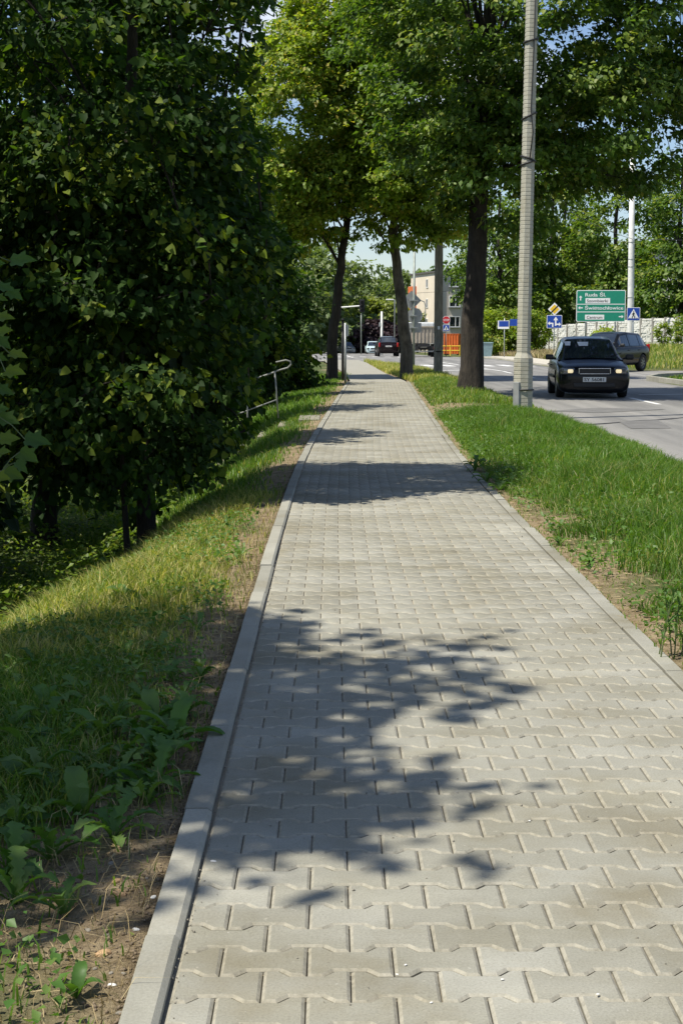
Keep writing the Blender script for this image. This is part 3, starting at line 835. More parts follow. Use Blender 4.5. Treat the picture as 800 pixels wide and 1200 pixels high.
flat_text('Centrum', 0.19, M['letter_black'], gs, (x0 + 0.21 * wS, -0.013, cz - 0.405 * hS), 0.32 * wS, bold=0.012)
plate(gs, arrow(x0 + 0.085 * wS, cz + 0.25 * hS, 0.32, 'up', 0.07), -0.012, 0.005, 'letter_white', 'arrow')
plate(gs, arrow(x0 + 0.085 * wS, cz - 0.06 * hS, 0.30, 'left', 0.07), -0.012, 0.005, 'letter_white', 'arrow')
plate(gs, arrow(x0 + 0.915 * wS, cz - 0.34 * hS, 0.30, 'right', 0.07), -0.012, 0.005, 'letter_white', 'arrow')

# tall white pole behind the sign
wp = W(738, 393, 102); wz = float(ground_z(wp.x, 102))
wpole = thing('white_pole', 'tall white lighting pole beside the green direction sign', 'pole', (wp.x, 102, wz))
mb = MB(); mb.tube([(0, 0, -0.3), (0, 0, 1.0), (-0.05, 0, 6), (-0.1, 0, 12.5)], [0.235, 0.225, 0.195, 0.16], 14); mb.build('shaft', M['pole_white'], wpole, True)
for zz in (3.4, 5.4, 5.9, 7.0): ring(zz, 0.205, 0.02, -0.05).build('band', M['galv'], wpole, True)
mb = MB(); mb.tube([(-0.1, 0, 12.4), (-0.8, 0, 13.2), (-2.2, 0, 13.5)], 0.06, 8); mb.build('lamp_arm', M['galv'], wpole, True)
mb = MB(); mb.box((-2.5, 0, 13.5), (0.8, 0.3, 0.15), bev=0.04); mb.build('lamp_head', M['galv'], wpole)

# pedestrian crossing sign
def crossing_sign(px, py, Y, size, label, group=None, d0=0):
    c = W(px, py, Y); g_ = float(ground_z(c.x, Y)); t = thing('crossing_sign', label, 'sign', (c.x, Y, g_), R(-5), group); h = c.z - g_
    post(t, h + size / 2)
    plate(t, rrect(0, h, size, size, 0.05 * size), -0.055, 0.018, 'letter_white', 'border')
    plate(t, rrect(0, h, size * 0.93, size * 0.93, 0.04 * size), -0.060, 0.005, 'sign_blue', 'face')
    s = size
    plate(t, [(-0.40 * s, h - 0.33 * s), (0.40 * s, h - 0.33 * s), (0, h + 0.40 * s)], -0.064, 0.004, 'letter_white', 'triangle')
    fig = MB()
    def limb(a, b_, w): 
        a, b_ = Vector(a), Vector(b_); d = (b_ - a).normalized(); n = Vector((-d.y, d.x)) * w / 2
        fig.poly([(q.x * s, -0.067, h + q.y * s) for q in (a - n, b_ - n, b_ + n, a + n)])
    limb((0.01, 0.1), (-0.01, -0.08), 0.10); limb((-0.01, -0.06), (-0.11, -0.3), 0.06); limb((0, -0.06), (0.1, -0.28), 0.06)
    limb((0.0, 0.09), (-0.11, -0.04), 0.045); limb((0.02, 0.09), (0.12, -0.02), 0.045)
    fig.poly([(x * s, -0.067, h + z_ * s) for x, z_ in ngon(0.02, 0.165, 0.045, 8, 0)])
    for k in range(4): fig.poly([(x * s, -0.0665, h + z_ * s) for x, z_ in rect(-0.27 + 0.18 * k, -0.30, 0.07, 0.045)])
    fig.build('pictogram', M['letter_black'], t)
    return t
crossing_sign(741.5, 368, 90, 0.76, 'blue square pedestrian crossing sign beside the white pole')
# priority road + lane arrows sign
c = W(649, 377, 95); g_ = float(ground_z(c.x, 95)); ls = thing('lane_sign', 'yellow diamond sign above blue square lane-arrow sign on one post', 'sign', (c.x, 95, g_), R(-5)); h = c.z - g_
post(ls, h + 1.1)
plate(ls, rrect(0, h, 0.93, 0.80, 0.05), -0.055, 0.018, 'letter_white', 'border'); plate(ls, rrect(0, h, 0.87, 0.74, 0.04), -0.060, 0.005, 'sign_blue', 'face')
plate(ls, arrow(0.08, h + 0.03, 0.56, 'up', 0.09), -0.066, 0.005, 'letter_white', 'arrow')
plate(ls, arrow(0.25, h - 0.16, 0.30, 'right', 0.08), -0.067, 0.005, 'letter_white', 'arrow')
plate(ls, arrow(-0.24, h - 0.10, 0.32, 'left', 0.08), -0.066, 0.005, 'letter_white', 'arrow')
plate(ls, rect(-0.10, h - 0.2, 0.08, 0.24), -0.067, 0.005, 'letter_white', 'arrow_shaft')
dm = W(649, 362.3, 95).z - g_
plate(ls, ngon(0, dm, 0.40, 4, 0), -0.055, 0.018, 'letter_white', 'diamond_border'); plate(ls, ngon(0, dm, 0.29, 4, 0), -0.060, 0.005, 'sign_yellow', 'diamond')
bar = MB(); a45 = math.pi / 4
bar.prism([(x * math.cos(a45) - z_ * math.sin(a45), -0.066, dm + x * math.sin(a45) + z_ * math.cos(a45)) for x, z_ in rect(0, 0, 0.56, 0.075)], (0, 0.004, 0)); bar.build('black_bar', M['letter_black'], ls)
# two blue name boards on a low post
c = W(595, 380, 106); g_ = float(ground_z(c.x, 106)); bs = thing('blue_name_board', 'pair of blue boards on a thin post before the bushes', 'sign', (c.x, 106, g_), R(-5)); h = c.z - g_
mb = MB(); mb.tube([(-0.25, 0.03, -0.2), (-0.25, 0.03, h + 0.4)], 0.035, 8); mb.build('post', M['galv'], bs, True)
plate(bs, rect(-0.32, h - 0.03, 0.78, 0.56), -0.02, 0.02, 'letter_white', 'border'); plate(bs, rect(-0.30, h + 0.03, 0.66, 0.38), -0.026, 0.005, 'sign_blue', 'face')
plate(bs, rect(0.42, h + 0.12, 0.62, 0.46), -0.02, 0.02, 'sign_blue', 'face')
# stop sign with crossing plate below
c = W(522.5, 375, 128); g_ = float(ground_z(c.x, 128)); ss = thing('stop_sign', 'red octagonal stop sign over small blue crossing plate', 'sign', (c.x, 128, g_), R(-3)); h = c.z - g_
post(ss, h + 0.3)
plate(ss, ngon(0, h, 0.345, 8, R(22.5)), -0.055, 0.018, 'letter_white', 'border'); plate(ss, ngon(0, h, 0.315, 8, R(22.5)), -0.060, 0.005, 'sign_red', 'face')
flat_text('STOP', 0.17, M['letter_white'], ss, (0, -0.064, h - 0.085), 0.48, 'CENTER', 0.015)
plate(ss, rect(0, h - 0.66, 0.56, 0.56), -0.055, 0.018, 'letter_white', 'border'); plate(ss, rect(0, h - 0.66, 0.50, 0.50), -0.060, 0.005, 'sign_blue', 'face'); plate(ss, [(-0.21, h - 0.84), (0.21, h - 0.84), (0, h - 0.46)], -0.064, 0.004, 'letter_white', 'triangle')
plate(ss, rect(0, h - 0.70, 0.07, 0.22), -0.068, 0.004, 'letter_black', 'pictogram')
# sign post seen from behind
c = G(484.5, 433, 0.0); rs = thing('sign_post', 'thin steel post carrying diamond, round and square signs seen from behind', 'sign', (c.x, c.y, float(ground_z(c.x, c.y))), R(6)); Yp = c.y
mb = MB(); mb.tube([(0.0, 0, -0.2), (0, 0, 5.2)], 0.05, 8); mb.build('post', M['galv_green'], rs, True)
zc = lambda py: W(484, py, Yp).z - rs.location.z
plate(rs, ngon(-0.1, zc(352), 0.42, 4, 0), 0.06, 0.02, 'sign_back', 'diamond_plate')
plate(rs, ngon(0.05, zc(370), 0.33, 20, 0), 0.06, 0.02, 'sign_back', 'round_plate')
plate(rs, rect(0.03, zc(384), 0.60, 0.40), 0.06, 0.02, 'sign_back', 'square_plate')
for py in (352, 370, 384): 
    mb = MB(); mb.box((0.0, 0.0, zc(py)), (0.34, 0.13, 0.05)); mb.build('clamp', M['galv'], rs)
# posts by the left tree
c = G(401.5, 445, 0); bp = thing('black_post', 'slim black steel post beside the leaning left-hand trunk', 'post', (c.x, c.y, float(ground_z(c.x, c.y))))
mb = MB(); mb.tube([(0, 0, -0.2), (0, 0, 1.95)], 0.045, 10); mb.build('shaft', M['black_steel'], bp, True)
mb = MB(); mb.tube([(0, 0, 1.95), (0, 0, 2.0), (0, 0, 2.03)], [0.055, 0.055, 0.02], 10); mb.build('cap', M['black_steel'], bp, True)
c = G(409, 448, 0); gp_ = thing('sign_post', 'grey steel post with narrow edge-on plate at the end of the pavement', 'sign', (c.x - 0.12, c.y, float(ground_z(c.x - 0.12, c.y))), R(76))
post(gp_, 1.85, 0.035); plate(gp_, rect(0, 1.62, 0.42, 0.34), -0.06, 0.015, 'sign_back', 'sign_plate')
# traffic signal on a mast arm
c = W(394, 393, 165); gz = float(fall(165)); ts = thing('traffic_signal', 'black traffic signal hanging from pale mast arm over the junction', 'traffic light', (c.x, 165, gz))
za = W(415, 360, 165).z - gz; xa = W(424, 360, 165).x - c.x
mb = MB(); mb.tube([(0, 0, -0.2), (0, 0, za + 0.3)], 0.11, 10); mb.build('mast', M['galv_green'], ts, True)
mb = MB(); mb.tube([(0, 0, za - 0.05), (xa, 0, za + 0.15), (xa + 0.3, 0, za + 0.15)], 0.075, 8); mb.build('arm', M['pole_white'], ts, True)
mb = MB(); mb.box((xa, -0.1, za + 0.15), (0.55, 0.2, 1.35), bev=0.04); mb.build('signal_head', M['plastic_black'], ts)
for k in range(3):
    mb = MB(); mb.tube([(xa, -0.2, za + 0.57 - 0.42 * k), (xa, -0.42, za + 0.54 - 0.42 * k)], 0.16, 10, False); mb.build('visor', M['plastic_black'], ts)
# steel columns and street lamp at the far junction
c = W(447, 393, 150); t = thing('steel_column', 'bare grey steel column beside the purple-leaved tree', 'pole', (c.x, 150, float(fall(150))))
mb = MB(); mb.tube([(0, 0, -0.2), (0, 0, 1.0), (0, 0, W(447, 365, 150).z - float(fall(150)))], [0.15, 0.12, 0.10], 10); mb.build('shaft', M['pole_white'], t, True)
mb = MB(); mb.box((-0.16, 0, 2.9), (0.2, 0.2, 0.4), bev=0.03); mb.build('junction_box', M['galv'], t)
mb = MB(); mb.tube([(0, 0, 0.95), (0, 0, 1.05)], 0.14, 10); mb.build('collar', M['galv'], t)
c = W(462, 393, 140); t = thing('street_lamp', 'grey street lamp with short arm behind the mottled trunk', 'street lamp', (c.x, 140, float(fall(140))))
ztop = W(460, 351, 140).z - float(fall(140))
mb = MB(); mb.tube([(0, 0, -0.2), (0, 0, ztop - 0.05), (-0.2, 0, ztop)], 0.07, 8); mb.build('post', M['galv'], t, True)
mb = MB(); mb.box((-0.48, 0, ztop), (0.6, 0.25, 0.1), bev=0.03); mb.build('lamp_head', M['letter_white'], t)
c = W(423, 393, 175); t = thing('thin_pole', 'thin dark pole in front of the purple-leaved tree', 'pole', (c.x, 175, float(fall(175))))
mb = MB(); mb.tube([(0, 0, -0.2), (0, 0, 3.0), (0, 0, 4.4)], 0.06, 8); mb.build('shaft', M['galv_green'], t, True)
mb = MB(); mb.tube([(0, 0, 4.4), (0, 0, 4.5)], [0.09, 0.04], 8); mb.build('cap', M['galv_green'], t, True)
# curved lamp column by the building
c = W(498, 393, 160); t = thing('hoop_lamp', 'slim lamp column with curved top in front of the apartment block', 'street lamp', (c.x, 160, float(fall(160))))
mb = MB(); hz = W(498, 352, 160).z - float(fall(160)); mb.tube([(0, 0, -0.2), (0, 0, hz - 0.6), (-0.12, 0, hz - 0.15), (-0.5, 0, hz), (-0.95, 0, hz - 0.1)], 0.05, 8); mb.build('post', M['galv'], t, True)
mb = MB(); mb.box((-1.15, 0, hz - 0.15), (0.5, 0.2, 0.1), bev=0.03); mb.build('lamp_head', M['galv'], t)

# overhead cables
def cable(p0, p1, sag, label):
    p0, p1 = Vector(p0), Vector(p1); mb = MB()
    mb.tube([p0.lerp(p1, t) - Vector((0, 0, sag * 4 * t * (1 - t))) for t in np.linspace(0, 1, 15)], 0.016, 4)
    tag(mb.build('overhead_cable', M['cable'], None, True), label, 'cable')
cable((wp.x, 102, wz + 7.2), (wp.x + 40, 96, wz + 7.6), 0.5, 'thin cable running from the white pole above the concrete fence')
cable((wp.x, 102, wz + 7.2), (0.06 + ub.x, ub.y, 9.1), 0.6, 'thin cable spanning the road to the utility pole')
cable((ub.x, ub.y, 9.1), (-22, 120, 8.2), 0.8, 'thin cable crossing the sky left of the utility pole')
cable((c.x + 8, 170, 6.6), (-24, 150, 5.0), 0.5, 'low thin cable over the far junction before the cloud')

# ================================================================== VEHICLES
def lerp(a, b_, t): return a + (b_ - a) * t
HATCH = dict(L=3.96, wheel_r=0.305, axle=(1.20, -1.26), track=0.72, tw=0.19,
  low=[(2.0, .17, .54, .58), (1.975, .13, .66, .73), (1.90, .12, .735, .80), (1.70, .12, .79, .822), (1.35, .13, .85, .83), (0.98, .185, .905, .822), (0.4, .185, .915, .825), (-0.4, .185, .925, .825), (-1.2, .185, .94, .815), (-1.72, .20, .95, .785), (-1.91, .25, .93, .735), (-1.97, .32, .82, .67)],
  top=[(1.00, .885, .74, .70), (0.28, 1.385, .755, .555), (-0.35, 1.445, .76, .565), (-1.20, 1.41, .745, .55), (-1.78, .96, .70, .62)], belt=.90,
  wins=[(0.62, -0.22), (-0.30, -1.12), (-1.18, -1.48)], hl=(0.60, .645, .27, .135), grille=(0.36, .645, .125), tail=(0.66, .80, .12, .24))
SUV = dict(L=4.56, wheel_r=0.365, axle=(1.42, -1.38), track=0.80, tw=0.24,
  low=[(2.28, .36, .66, .60), (2.25, .30, .82, .76), (2.15, .27, .90, .85), (1.95, .26, .965, .90), (1.6, .255, 1.01, .915), (1.18, .255, 1.06, .92), (0.5, .255, 1.07, .925), (-0.4, .255, 1.08, .925), (-1.4, .255, 1.10, .915), (-2.0, .27, 1.11, .88), (-2.2, .32, 1.08, .83), (-2.27, .40, .95, .76)],
  top=[(1.20, 1.04, .83, .79), (0.45, 1.585, .85, .63), (-0.3, 1.655, .855, .645), (-1.55, 1.60, .84, .62), (-2.12, 1.12, .79, .72)], belt=1.05,
  wins=[(0.82, -0.10), (-0.18, -1.12), (-1.18, -1.72)], hl=(0.66, .82, .24, .12), grille=(0.40, .80, .16), tail=(0.75, .98, .14, .34))
def make_car(name, label, spec, paint, loc, heading, lights=False, plate_txt=None, extra=None):
    """heading: direction the nose points, angle in the ground plane"""
    t = thing(name, label, 'car', loc, heading)
    S = spec; wr = S['wheel_r']
    # body
    mb = MB(); secs = []
    for (x, zb, zt, hw) in S['low']:
        zm = (zb + zt) / 2
        half = [(0, zb), (hw * .80, zb), (hw * .95, zb + .05), (hw, lerp(zb, zt, .40)), (hw * 1.0, lerp(zb, zt, .66)), (hw * .965, zt - .045), (hw * .88, zt - .008), (hw * .45, zt + .018), (0, zt + .026)]
        ring_ = [(x, y_, z_) for y_, z_ in half] + [(x, -y_, z_) for y_, z_ in half[-2:0:-1]]
        secs.append(len(mb.v)); mb.v += ring_; n = len(ring_)
    for a, b_ in zip(secs[:-1], secs[1:]):
        for k in range(n): k2 = (k + 1) % n; mb.f.append((a + k, b_ + k, b_ + k2, a + k2))
    mb.f.append(tuple(secs[0] + k for k in range(n))); mb.f.append(tuple(secs[-1] + k for k in range(n))[::-1])
    bo = mb.build('body', paint, t, True)
    sub = bo.modifiers.new('s', 'SUBSURF'); sub.levels = 1; sub.render_levels = 1
    cutters = []
    for ax in S['axle']:
        for sd in (-1, 1):
            cm = MB(); cm.tube([(ax, sd * (S['track'] - 0.16), wr), (ax, sd * (S['track'] + 0.4), wr)], wr + 0.055, 24)
            co = link('cutter', cm.mesh('cutter', None)); cutters.append(co)
            co.parent = t
            bl = bo.modifiers.new('b', 'BOOLEAN'); bl.operation = 'DIFFERENCE'; bl.object = co; bl.solver = 'EXACT'
    dg = bpy.context.evaluated_depsgraph_get()
    nm = bpy.data.meshes.new_from_object(bo.evaluated_get(dg)); bo.modifiers.clear(); bo.data = nm
    nm.materials.clear(); nm.materials.append(paint)
    nm.polygons.foreach_set('use_smooth', [True] * len(nm.polygons))
    try: nm.set_sharp_from_angle(angle=R(38))
    except Exception: pass
    for co in cutters: bpy.data.objects.remove(co)
    # cabin
    T = S['top']; belt = S['belt']
    def st(x):
        for (a, b_) in zip(T[:-1], T[1:]):
            if b_[0] <= x <= a[0]:
                k = (a[0] - x) / (a[0] - b_[0]); return [lerp(a[i], b_[i], k) for i in range(4)]
        return list(T[0] if x > T[0][0] else T[-1])
    xs = sorted(set([q[0] for q in T] + list(np.linspace(T[0][0], T[-1][0], 18))), reverse=True)
    mb = MB(); n = 9
    for x in xs:
        _, zr, hb_, hr = st(x)
        half = [(hb_ + .012, belt - .06), (hb_, belt + 0.0), (hr, max(zr - .05, belt)), (hr * .90, zr), (hr * .5, zr + .018), (0, zr + .024)]
        mb.v += [(x, y_, z_) for y_, z_ in half] + [(x, -y_, z_) for y_, z_ in half[-2::-1]]
    n = 11
    for i in range(len(xs) - 1):
        for k in range(n - 1): mb.f.append((i * n + k, (i + 1) * n + k, (i + 1) * n + k + 1, i * n + k + 1))
    cab = mb.build('cabin', paint, t, True)
    try: cab.data.set_sharp_from_angle(angle=R(40))
    except Exception: pass
    def side(x, v, sd, off=0.006):
        _, zr, hb_, hr = st(x); ze = max(zr - .05, belt)
        return (x, sd * (lerp(hb_, hr, v) + off), lerp(belt, ze, v) + off * .3)
    for sd in (-1, 1):
        for (xa_, xb_) in S['wins']:
            m2 = MB(); N = 6; lo = []; hi = []
            for x in np.linspace(xa_, xb_, N):
                lo.append(side(x, .06, sd)); hi.append(side(x, .90, sd))
            for i in range(N - 1): m2.poly([lo[i], lo[i + 1], hi[i + 1], hi[i]])
            m2.build('side_window', M['glass'], t)
    def scr(a, b_, t0, t1, name):
        m2 = MB(); nt_, ns = 5, 7; idx = []
        for i in range(nt_):
            k = lerp(t0, t1, i / (nt_ - 1)); s0 = [lerp(a[j], b_[j], k) for j in range(4)]
            fx = 1 if a[0] > 0 else -1
            for j in range(ns):
                q_ = lerp(-.93, .93, j / (ns - 1)); hr = s0[3] * .95
                z_ = s0[1] + .024 - .024 * abs(q_) ** 1.5
                m2.v.append((s0[0] + fx * .010, q_ * hr, z_ + .012))
        for i in range(nt_ - 1):
            for j in range(ns - 1): m2.f.append((i * ns + j, i * ns + j + 1, (i + 1) * ns + j + 1, (i + 1) * ns + j))
        return m2.build(name, M['glass'], t, True)
    ws = scr(T[0], T[1], .05, .94, 'windscreen'); scr(T[-1], T[-2], .10, .88, 'rear_window')
    for s_ in (-.25, .3):
        m2 = MB(); p0 = Vector((T[0][0] - .02, s_, T[0][1] + .045)); p1 = p0 + Vector((-.16, .42, .13)); m2.tube([p0, p1], .010, 5); m2.build('wiper', M['plastic_black'], t)
    if extra == 'papers':
        for (dy, k, w_, h_) in ((0.02 + .12, .80, .26, .12), (.50, .82, .16, .07)):
            s0 = [lerp(T[0][j], T[1][j], k) for j in range(4)]; s1 = [lerp(T[0][j], T[1][j], k - .2) for j in range(4)]
            m2 = MB(); m2.poly([(s0[0] + .02, -dy - w_ / 2, s0[1] + .044), (s0[0] + .02, -dy + w_ / 2, s0[1] + .044), (s1[0] + .02, -dy + w_ / 2 - .02, s1[1] + .046), (s1[0] + .02, -dy - w_ / 2 + .03, s1[1] + .046)])
            m2.build('windscreen_panel', M['paper'], t)  # flat pale quads over the upper windscreen
    # front
    fx = S['low'][0][0]
    def front_x(y_, z_):
        best = None
        for (a, b_) in zip(S['low'][:-1], S['low'][1:]):
            if a[3] <= abs(y_) <= b_[3] + 1e-6: return lerp(a[0], b_[0], (abs(y_) - a[3]) / max(1e-6, b_[3] - a[3]))
        return S['low'][0][0]
    hy, hz_, hw_, hh_ = S['hl']
    for sd in (-1, 1):
        m2 = MB(); c_ = Vector((front_x(hy, hz_) - .055, sd * hy, hz_)); rot = Matrix.Rotation(sd * R(-24), 3, 'Z')
        m2.box(c_, (.16, hw_ + .03, hh_ + .02), rot, .03); hlo = m2.build('headlight', M['lamp_off'], t, True)
        if lights:
            m3 = MB(); m3.box(c_ + rot @ Vector((.075, -sd * .03, 0)), (.03, hw_ * .50, hh_ * .66), rot, .028); m3.build('bulb_reflector', M['lamp_on'], hlo, True)
    gw, gz_, gh = S['grille']
    m2 = MB(); gx = front_x(gw * .9, gz_) + .004
    for (cy, cz_, sy, sz) in ((0, gh / 2, gw * 2, .016), (0, -gh / 2, gw * 2 - .06, .016), (-gw + .01, 0, .016, gh), (gw - .01, 0, .016, gh)): m2.box((gx, cy, gz_ + cz_), (.06, sy, sz), None, .006)
    go = m2.build('grille_frame', M['chrome'], t)
    m2 = MB(); m2.box((gx - .01, 0, gz_), (.06, gw * 2 - .03, gh - .01)); m2.build('grille', M['plastic_black'], go)
    m2 = MB(); m2.box((fx - .03, 0, gz_ - gh / 2 - .27), (.09, gw * 2.6, .10), None, .02); m2.build('air_intake', M['plastic_black'], t)
    if spec is HATCH: t.scale = (1.05, 1.07, 1.02)
    # bumper crease and plates
    pz = gz_ - gh / 2 - .135
    for sd, xx in ((1, fx + .012), (-1, S['low'][-1][0] - .012)):
        m2 = MB(); z_ = pz if sd > 0 else S['tail'][1] - .12; m2.box((xx, 0, z_), (.02, .52, .114), None, .004); po = m2.build('licence_plate', M['plate'], t)
        tm = text_mesh(plate_txt or 'SY 20417', .075, M['letter_black'], 'CENTER', .44, .015); to = link('lettering', tm, po)
        to.location = (xx + sd * .0115, 0, z_ - .036); to.rotation_euler = (math.pi / 2, 0, math.pi / 2 * sd)
    ty, tz_, tw_, th_ = S['tail']
    for sd in (-1, 1):
        m2 = MB(); m2.box((S['low'][-2][0] - .015, sd * ty, tz_), (.16, tw_, th_), Matrix.Rotation(sd * R(16), 3, 'Z'), .03); m2.build('tail_light', M['lamp_red'], t, True)
        m2 = MB(); xm = T[0][0] - .28; m2.box((xm, sd * (S['low'][6][3] + .10), belt + .06), (.13, .19, .13), None, .035); mo = m2.build('wing_mirror', M['plastic_black'], t, True)
        m2 = MB(); m2.tube([(xm, sd * (S['low'][6][3] - .06), belt + .02), (xm, sd * (S['low'][6][3] + .05), belt + .04)], .025, 6); m2.build('mirror_arm', M['plastic_black'], mo)
        for xh in (S['wins'][0][1] + .12, S['wins'][1][1] + .10):
            m2 = MB(); m2.box((xh, sd * (S['low'][6][3] + .008), belt - .14), (.17, .03, .028), None, .008); m2.build('door_handle', M['plastic_black'], t)
        m2 = MB(); m2.box((lerp(S['axle'][0], S['axle'][1], .5), sd * (S['low'][6][3] + .004), S['low'][6][1] + .30), (S['axle'][0] - S['axle'][1] - 2 * wr - .16, .022, .05), None, .006); m2.build('side_trim', M['plastic_black'], t)
    for ax in S['axle']:
        for sd in (-1, 1):
            w = MB(); tw = S['tw']; yy = sd * (S['track'] - .01)
            prof = [(wr * .62, -tw / 2), (wr * .93, -tw / 2), (wr, -tw * .36), (wr, tw * .36), (wr * .93, tw / 2), (wr * .62, tw / 2)]
            N = 28
            for k in range(N):
                a = 2 * math.pi * k / N
                for (r_, y_) in prof: w.v.append((r_ * math.cos(a), y_, r_ * math.sin(a)))
            for k in range(N):
                k2 = (k + 1) % N
                for j in range(5): w.f.append((k * 6 + j, k * 6 + j + 1, k2 * 6 + j + 1, k2 * 6 + j))
                w.f.append((k * 6 + 5, k * 6, k2 * 6, k2 * 6 + 5))
            wo = w.build('wheel', M['rubber'], t, True); wo.location = (ax, yy, wr)
            rm = MB(); yo = sd * tw * .36
            for k in range(7):
                a = 2 * math.pi * k / 7; rot = Matrix.Rotation(-a, 3, 'Y'); rm.box(rot @ Vector((wr * .36, yo, 0)), (wr * .58, .03, .055), rot)
            rm.tube([(0, yo - .02, 0), (0, yo + .02, 0)], wr * .16, 10)
            rm.tube([(wr * .60 * math.cos(a), yo, wr * .60 * math.sin(a)) for a in np.linspace(0, 2 * math.pi, 21)], .02, 6)
            rm.build('rim', M['rim'], wo)
            dk = MB(); dk.tube([(0, -tw * .1, 0), (0, tw * .1, 0)], wr * .62, 16); dk.build('brake_disc', M['plastic_black'], wo)
    return t
def car_z(y): return ROAD_Z + float(fall(y)) + 0.004
c = G(694, 466.5, ROAD_Z)
make_car('hatchback_car', 'black hatchback with lit headlights driving on the road', HATCH, M['paint_black'], (c.x + 0.12, c.y + 1.75, car_z(c.y)), R(-90 - 4), True, 'SY 56081', 'papers')
c = G(722, 436, ROAD_Z)
make_car('suv_car', 'dark grey SUV turning out of the side street behind the hatchback', SUV, M['paint_suv'], (c.x - 0.15, c.y + 0.9, car_z(60)), R(-90 - 36))
c = W(454, 393, 128)
make_car('suv_car', 'dark SUV with red tail lights driving away past the mottled trunk', SUV, M['paint_plum'], (c.x, 130, car_z(130)), R(92))
c = W(436.5, 393, 185)
make_car('small_car', 'pale blue small car waiting ahead of the SUV with red tail lights', HATCH, M['paint_pale'], (c.x, 185, car_z(185)), R(-88))
c = W(405.5, 393, 200)
make_car('small_car', 'light grey car far off behind the leaning trunk', HATCH, M['paint_grey'], (c.x, 200, car_z(200)), R(-80))

# tipper truck seen from behind
c = W(499, 393, 118)
tr = thing('tipper_truck', 'tipper truck with ribbed beige body seen from behind at the junction', 'truck', (c.x, 121, car_z(121)), R(0))
mb = MB(); mb.box((0, 2.4, 1.70), (2.5, 4.8, 1.25)); mb.build('tipper_body', M['tarp'], tr)
for k in range(9):
    mb = MB(); mb.box((-1.15 + k * 0.2875, -0.035, 1.70), (0.07, 0.06, 1.20)); mb.build('rib', M['tarp'], tr)
mb = MB(); mb.box((0, -0.04, 2.36), (2.56, 0.14, 0.10)); mb.build('top_rail', M['tarp'], tr)
mb = MB(); mb.box((0, 2.7, 0.92), (0.9, 6.6, 0.25)); mb.build('chassis', M['plastic_black'], tr)
mb = MB(); mb.box((0, 0.05, 0.72), (2.4, 0.10, 0.34)); rear = mb.build('rear_board', M['plastic_black'], tr)
mb = MB(); mb.box((0, -0.012, 0.80), (0.52, 0.015, 0.11)); mb.build('licence_plate', M['plate'], tr)
mb = MB(); mb.box((0, -0.06, 0.45), (2.4, 0.08, 0.10)); mb.build('underrun_bar', M['sign_back'], tr)
for sx in (-1, 1):
    mb = MB(); mb.box((sx * 0.95, -0.012, 0.68), (0.34, 0.03, 0.13)); mb.build('tail_light', M['lamp_red'], tr)
    for yy in (1.3, 2.6, 6.0):
        w = MB(); w.tube([(sx * 0.72, yy, 0.5), (sx * 1.0, yy, 0.5), (sx * 1.22, yy, 0.5)], [0.5, 0.5, 0.46], 20); w.build('wheel', M['rubber'], tr)
    mb = MB(); mb.box((sx * 0.97, 0.66, 0.55), (0.5, 0.02, 0.55)); mb.build('mud_flap', M['plastic_black'], tr)
mb = MB(); mb.box((0, 6.2, 1.7), (2.35, 1.9, 2.1), None, 0.12); mb.build('cab', M['truck_white'], tr)
for sx in (-1, 1):
    mb = MB(); mb.box((sx * 1.38, 6.9, 2.0), (0.22, 0.1, 0.55), None, 0.03); mb.build('wing_mirror', M['plastic_black'], tr)

# site container, barrier and recycling bin on the far corner
c = W(529, 393, 150); z0 = float(ground_z(c.x, 150))
ct = thing('orange_container', 'orange steel container behind the yellow barrier by the stop sign', 'container', (c.x - 0.05, 150, z0), R(-12))
mb = MB(); mb.box((0, 1.2, 1.05), (1.5, 2.4, 1.9)); mb.build('shell', M['orange'], ct)
for k in range(6):
    mb = MB(); mb.box((-0.65 + 0.26 * k, -0.03, 1.05), (0.07, 0.06, 1.85)); mb.build('rib', M['orange'], ct)
for sx in (-0.6, 0.6):
    mb = MB(); mb.box((sx, 1.2, 0.05), (0.15, 2.3, 0.1)); mb.build('skid', M['plastic_black'], ct)
mb = MB(); mb.box((0, 1.2, 2.03), (1.58, 2.48, 0.06)); mb.build('lid', M['orange'], ct)
c = W(527, 393, 140); z0 = float(ground_z(c.x, 140))
yb = thing('yellow_barrier', 'low yellow pipe barrier in front of the orange container', 'barrier', (c.x, 140, z0))
for zz in (0.45, 0.85):
    mb = MB(); mb.tube([(-0.8, 0, zz), (0.9, 0, zz)], 0.05, 8); mb.build('rail', M['yellow'], yb)
for xx in (-0.8, 0.05, 0.9):
    mb = MB(); mb.tube([(xx, 0, -0.1), (xx, 0, 0.95)], 0.055, 8); mb.build('post', M['yellow'], yb)
c = W(571, 393, 110); z0 = float(ground_z(c.x, 110))
rb = thing('recycling_bin', 'pale blue recycling bin at the foot of the bushes', 'bin', (c.x, 110.5, z0 + 0.03))
mb = MB(); mb.v += [(-.3, -.3, 0), (.3, -.3, 0), (.3, .3, 0), (-.3, .3, 0), (-.4, -.4, .95), (.4, -.4, .95), (.4, .4, .95), (-.4, .4, .95)]
mb.f += [(0, 3, 2, 1), (4, 5, 6, 7), (0, 1, 5, 4), (1, 2, 6, 5), (2, 3, 7, 6), (3, 0, 4, 7)]; mb.build('tub', M['bin_blue'], rb)
mb = MB(); mb.box((0, 0, 1.0), (.86, .86, .09), None, .03); mb.build('lid', M['bin_blue'], rb)

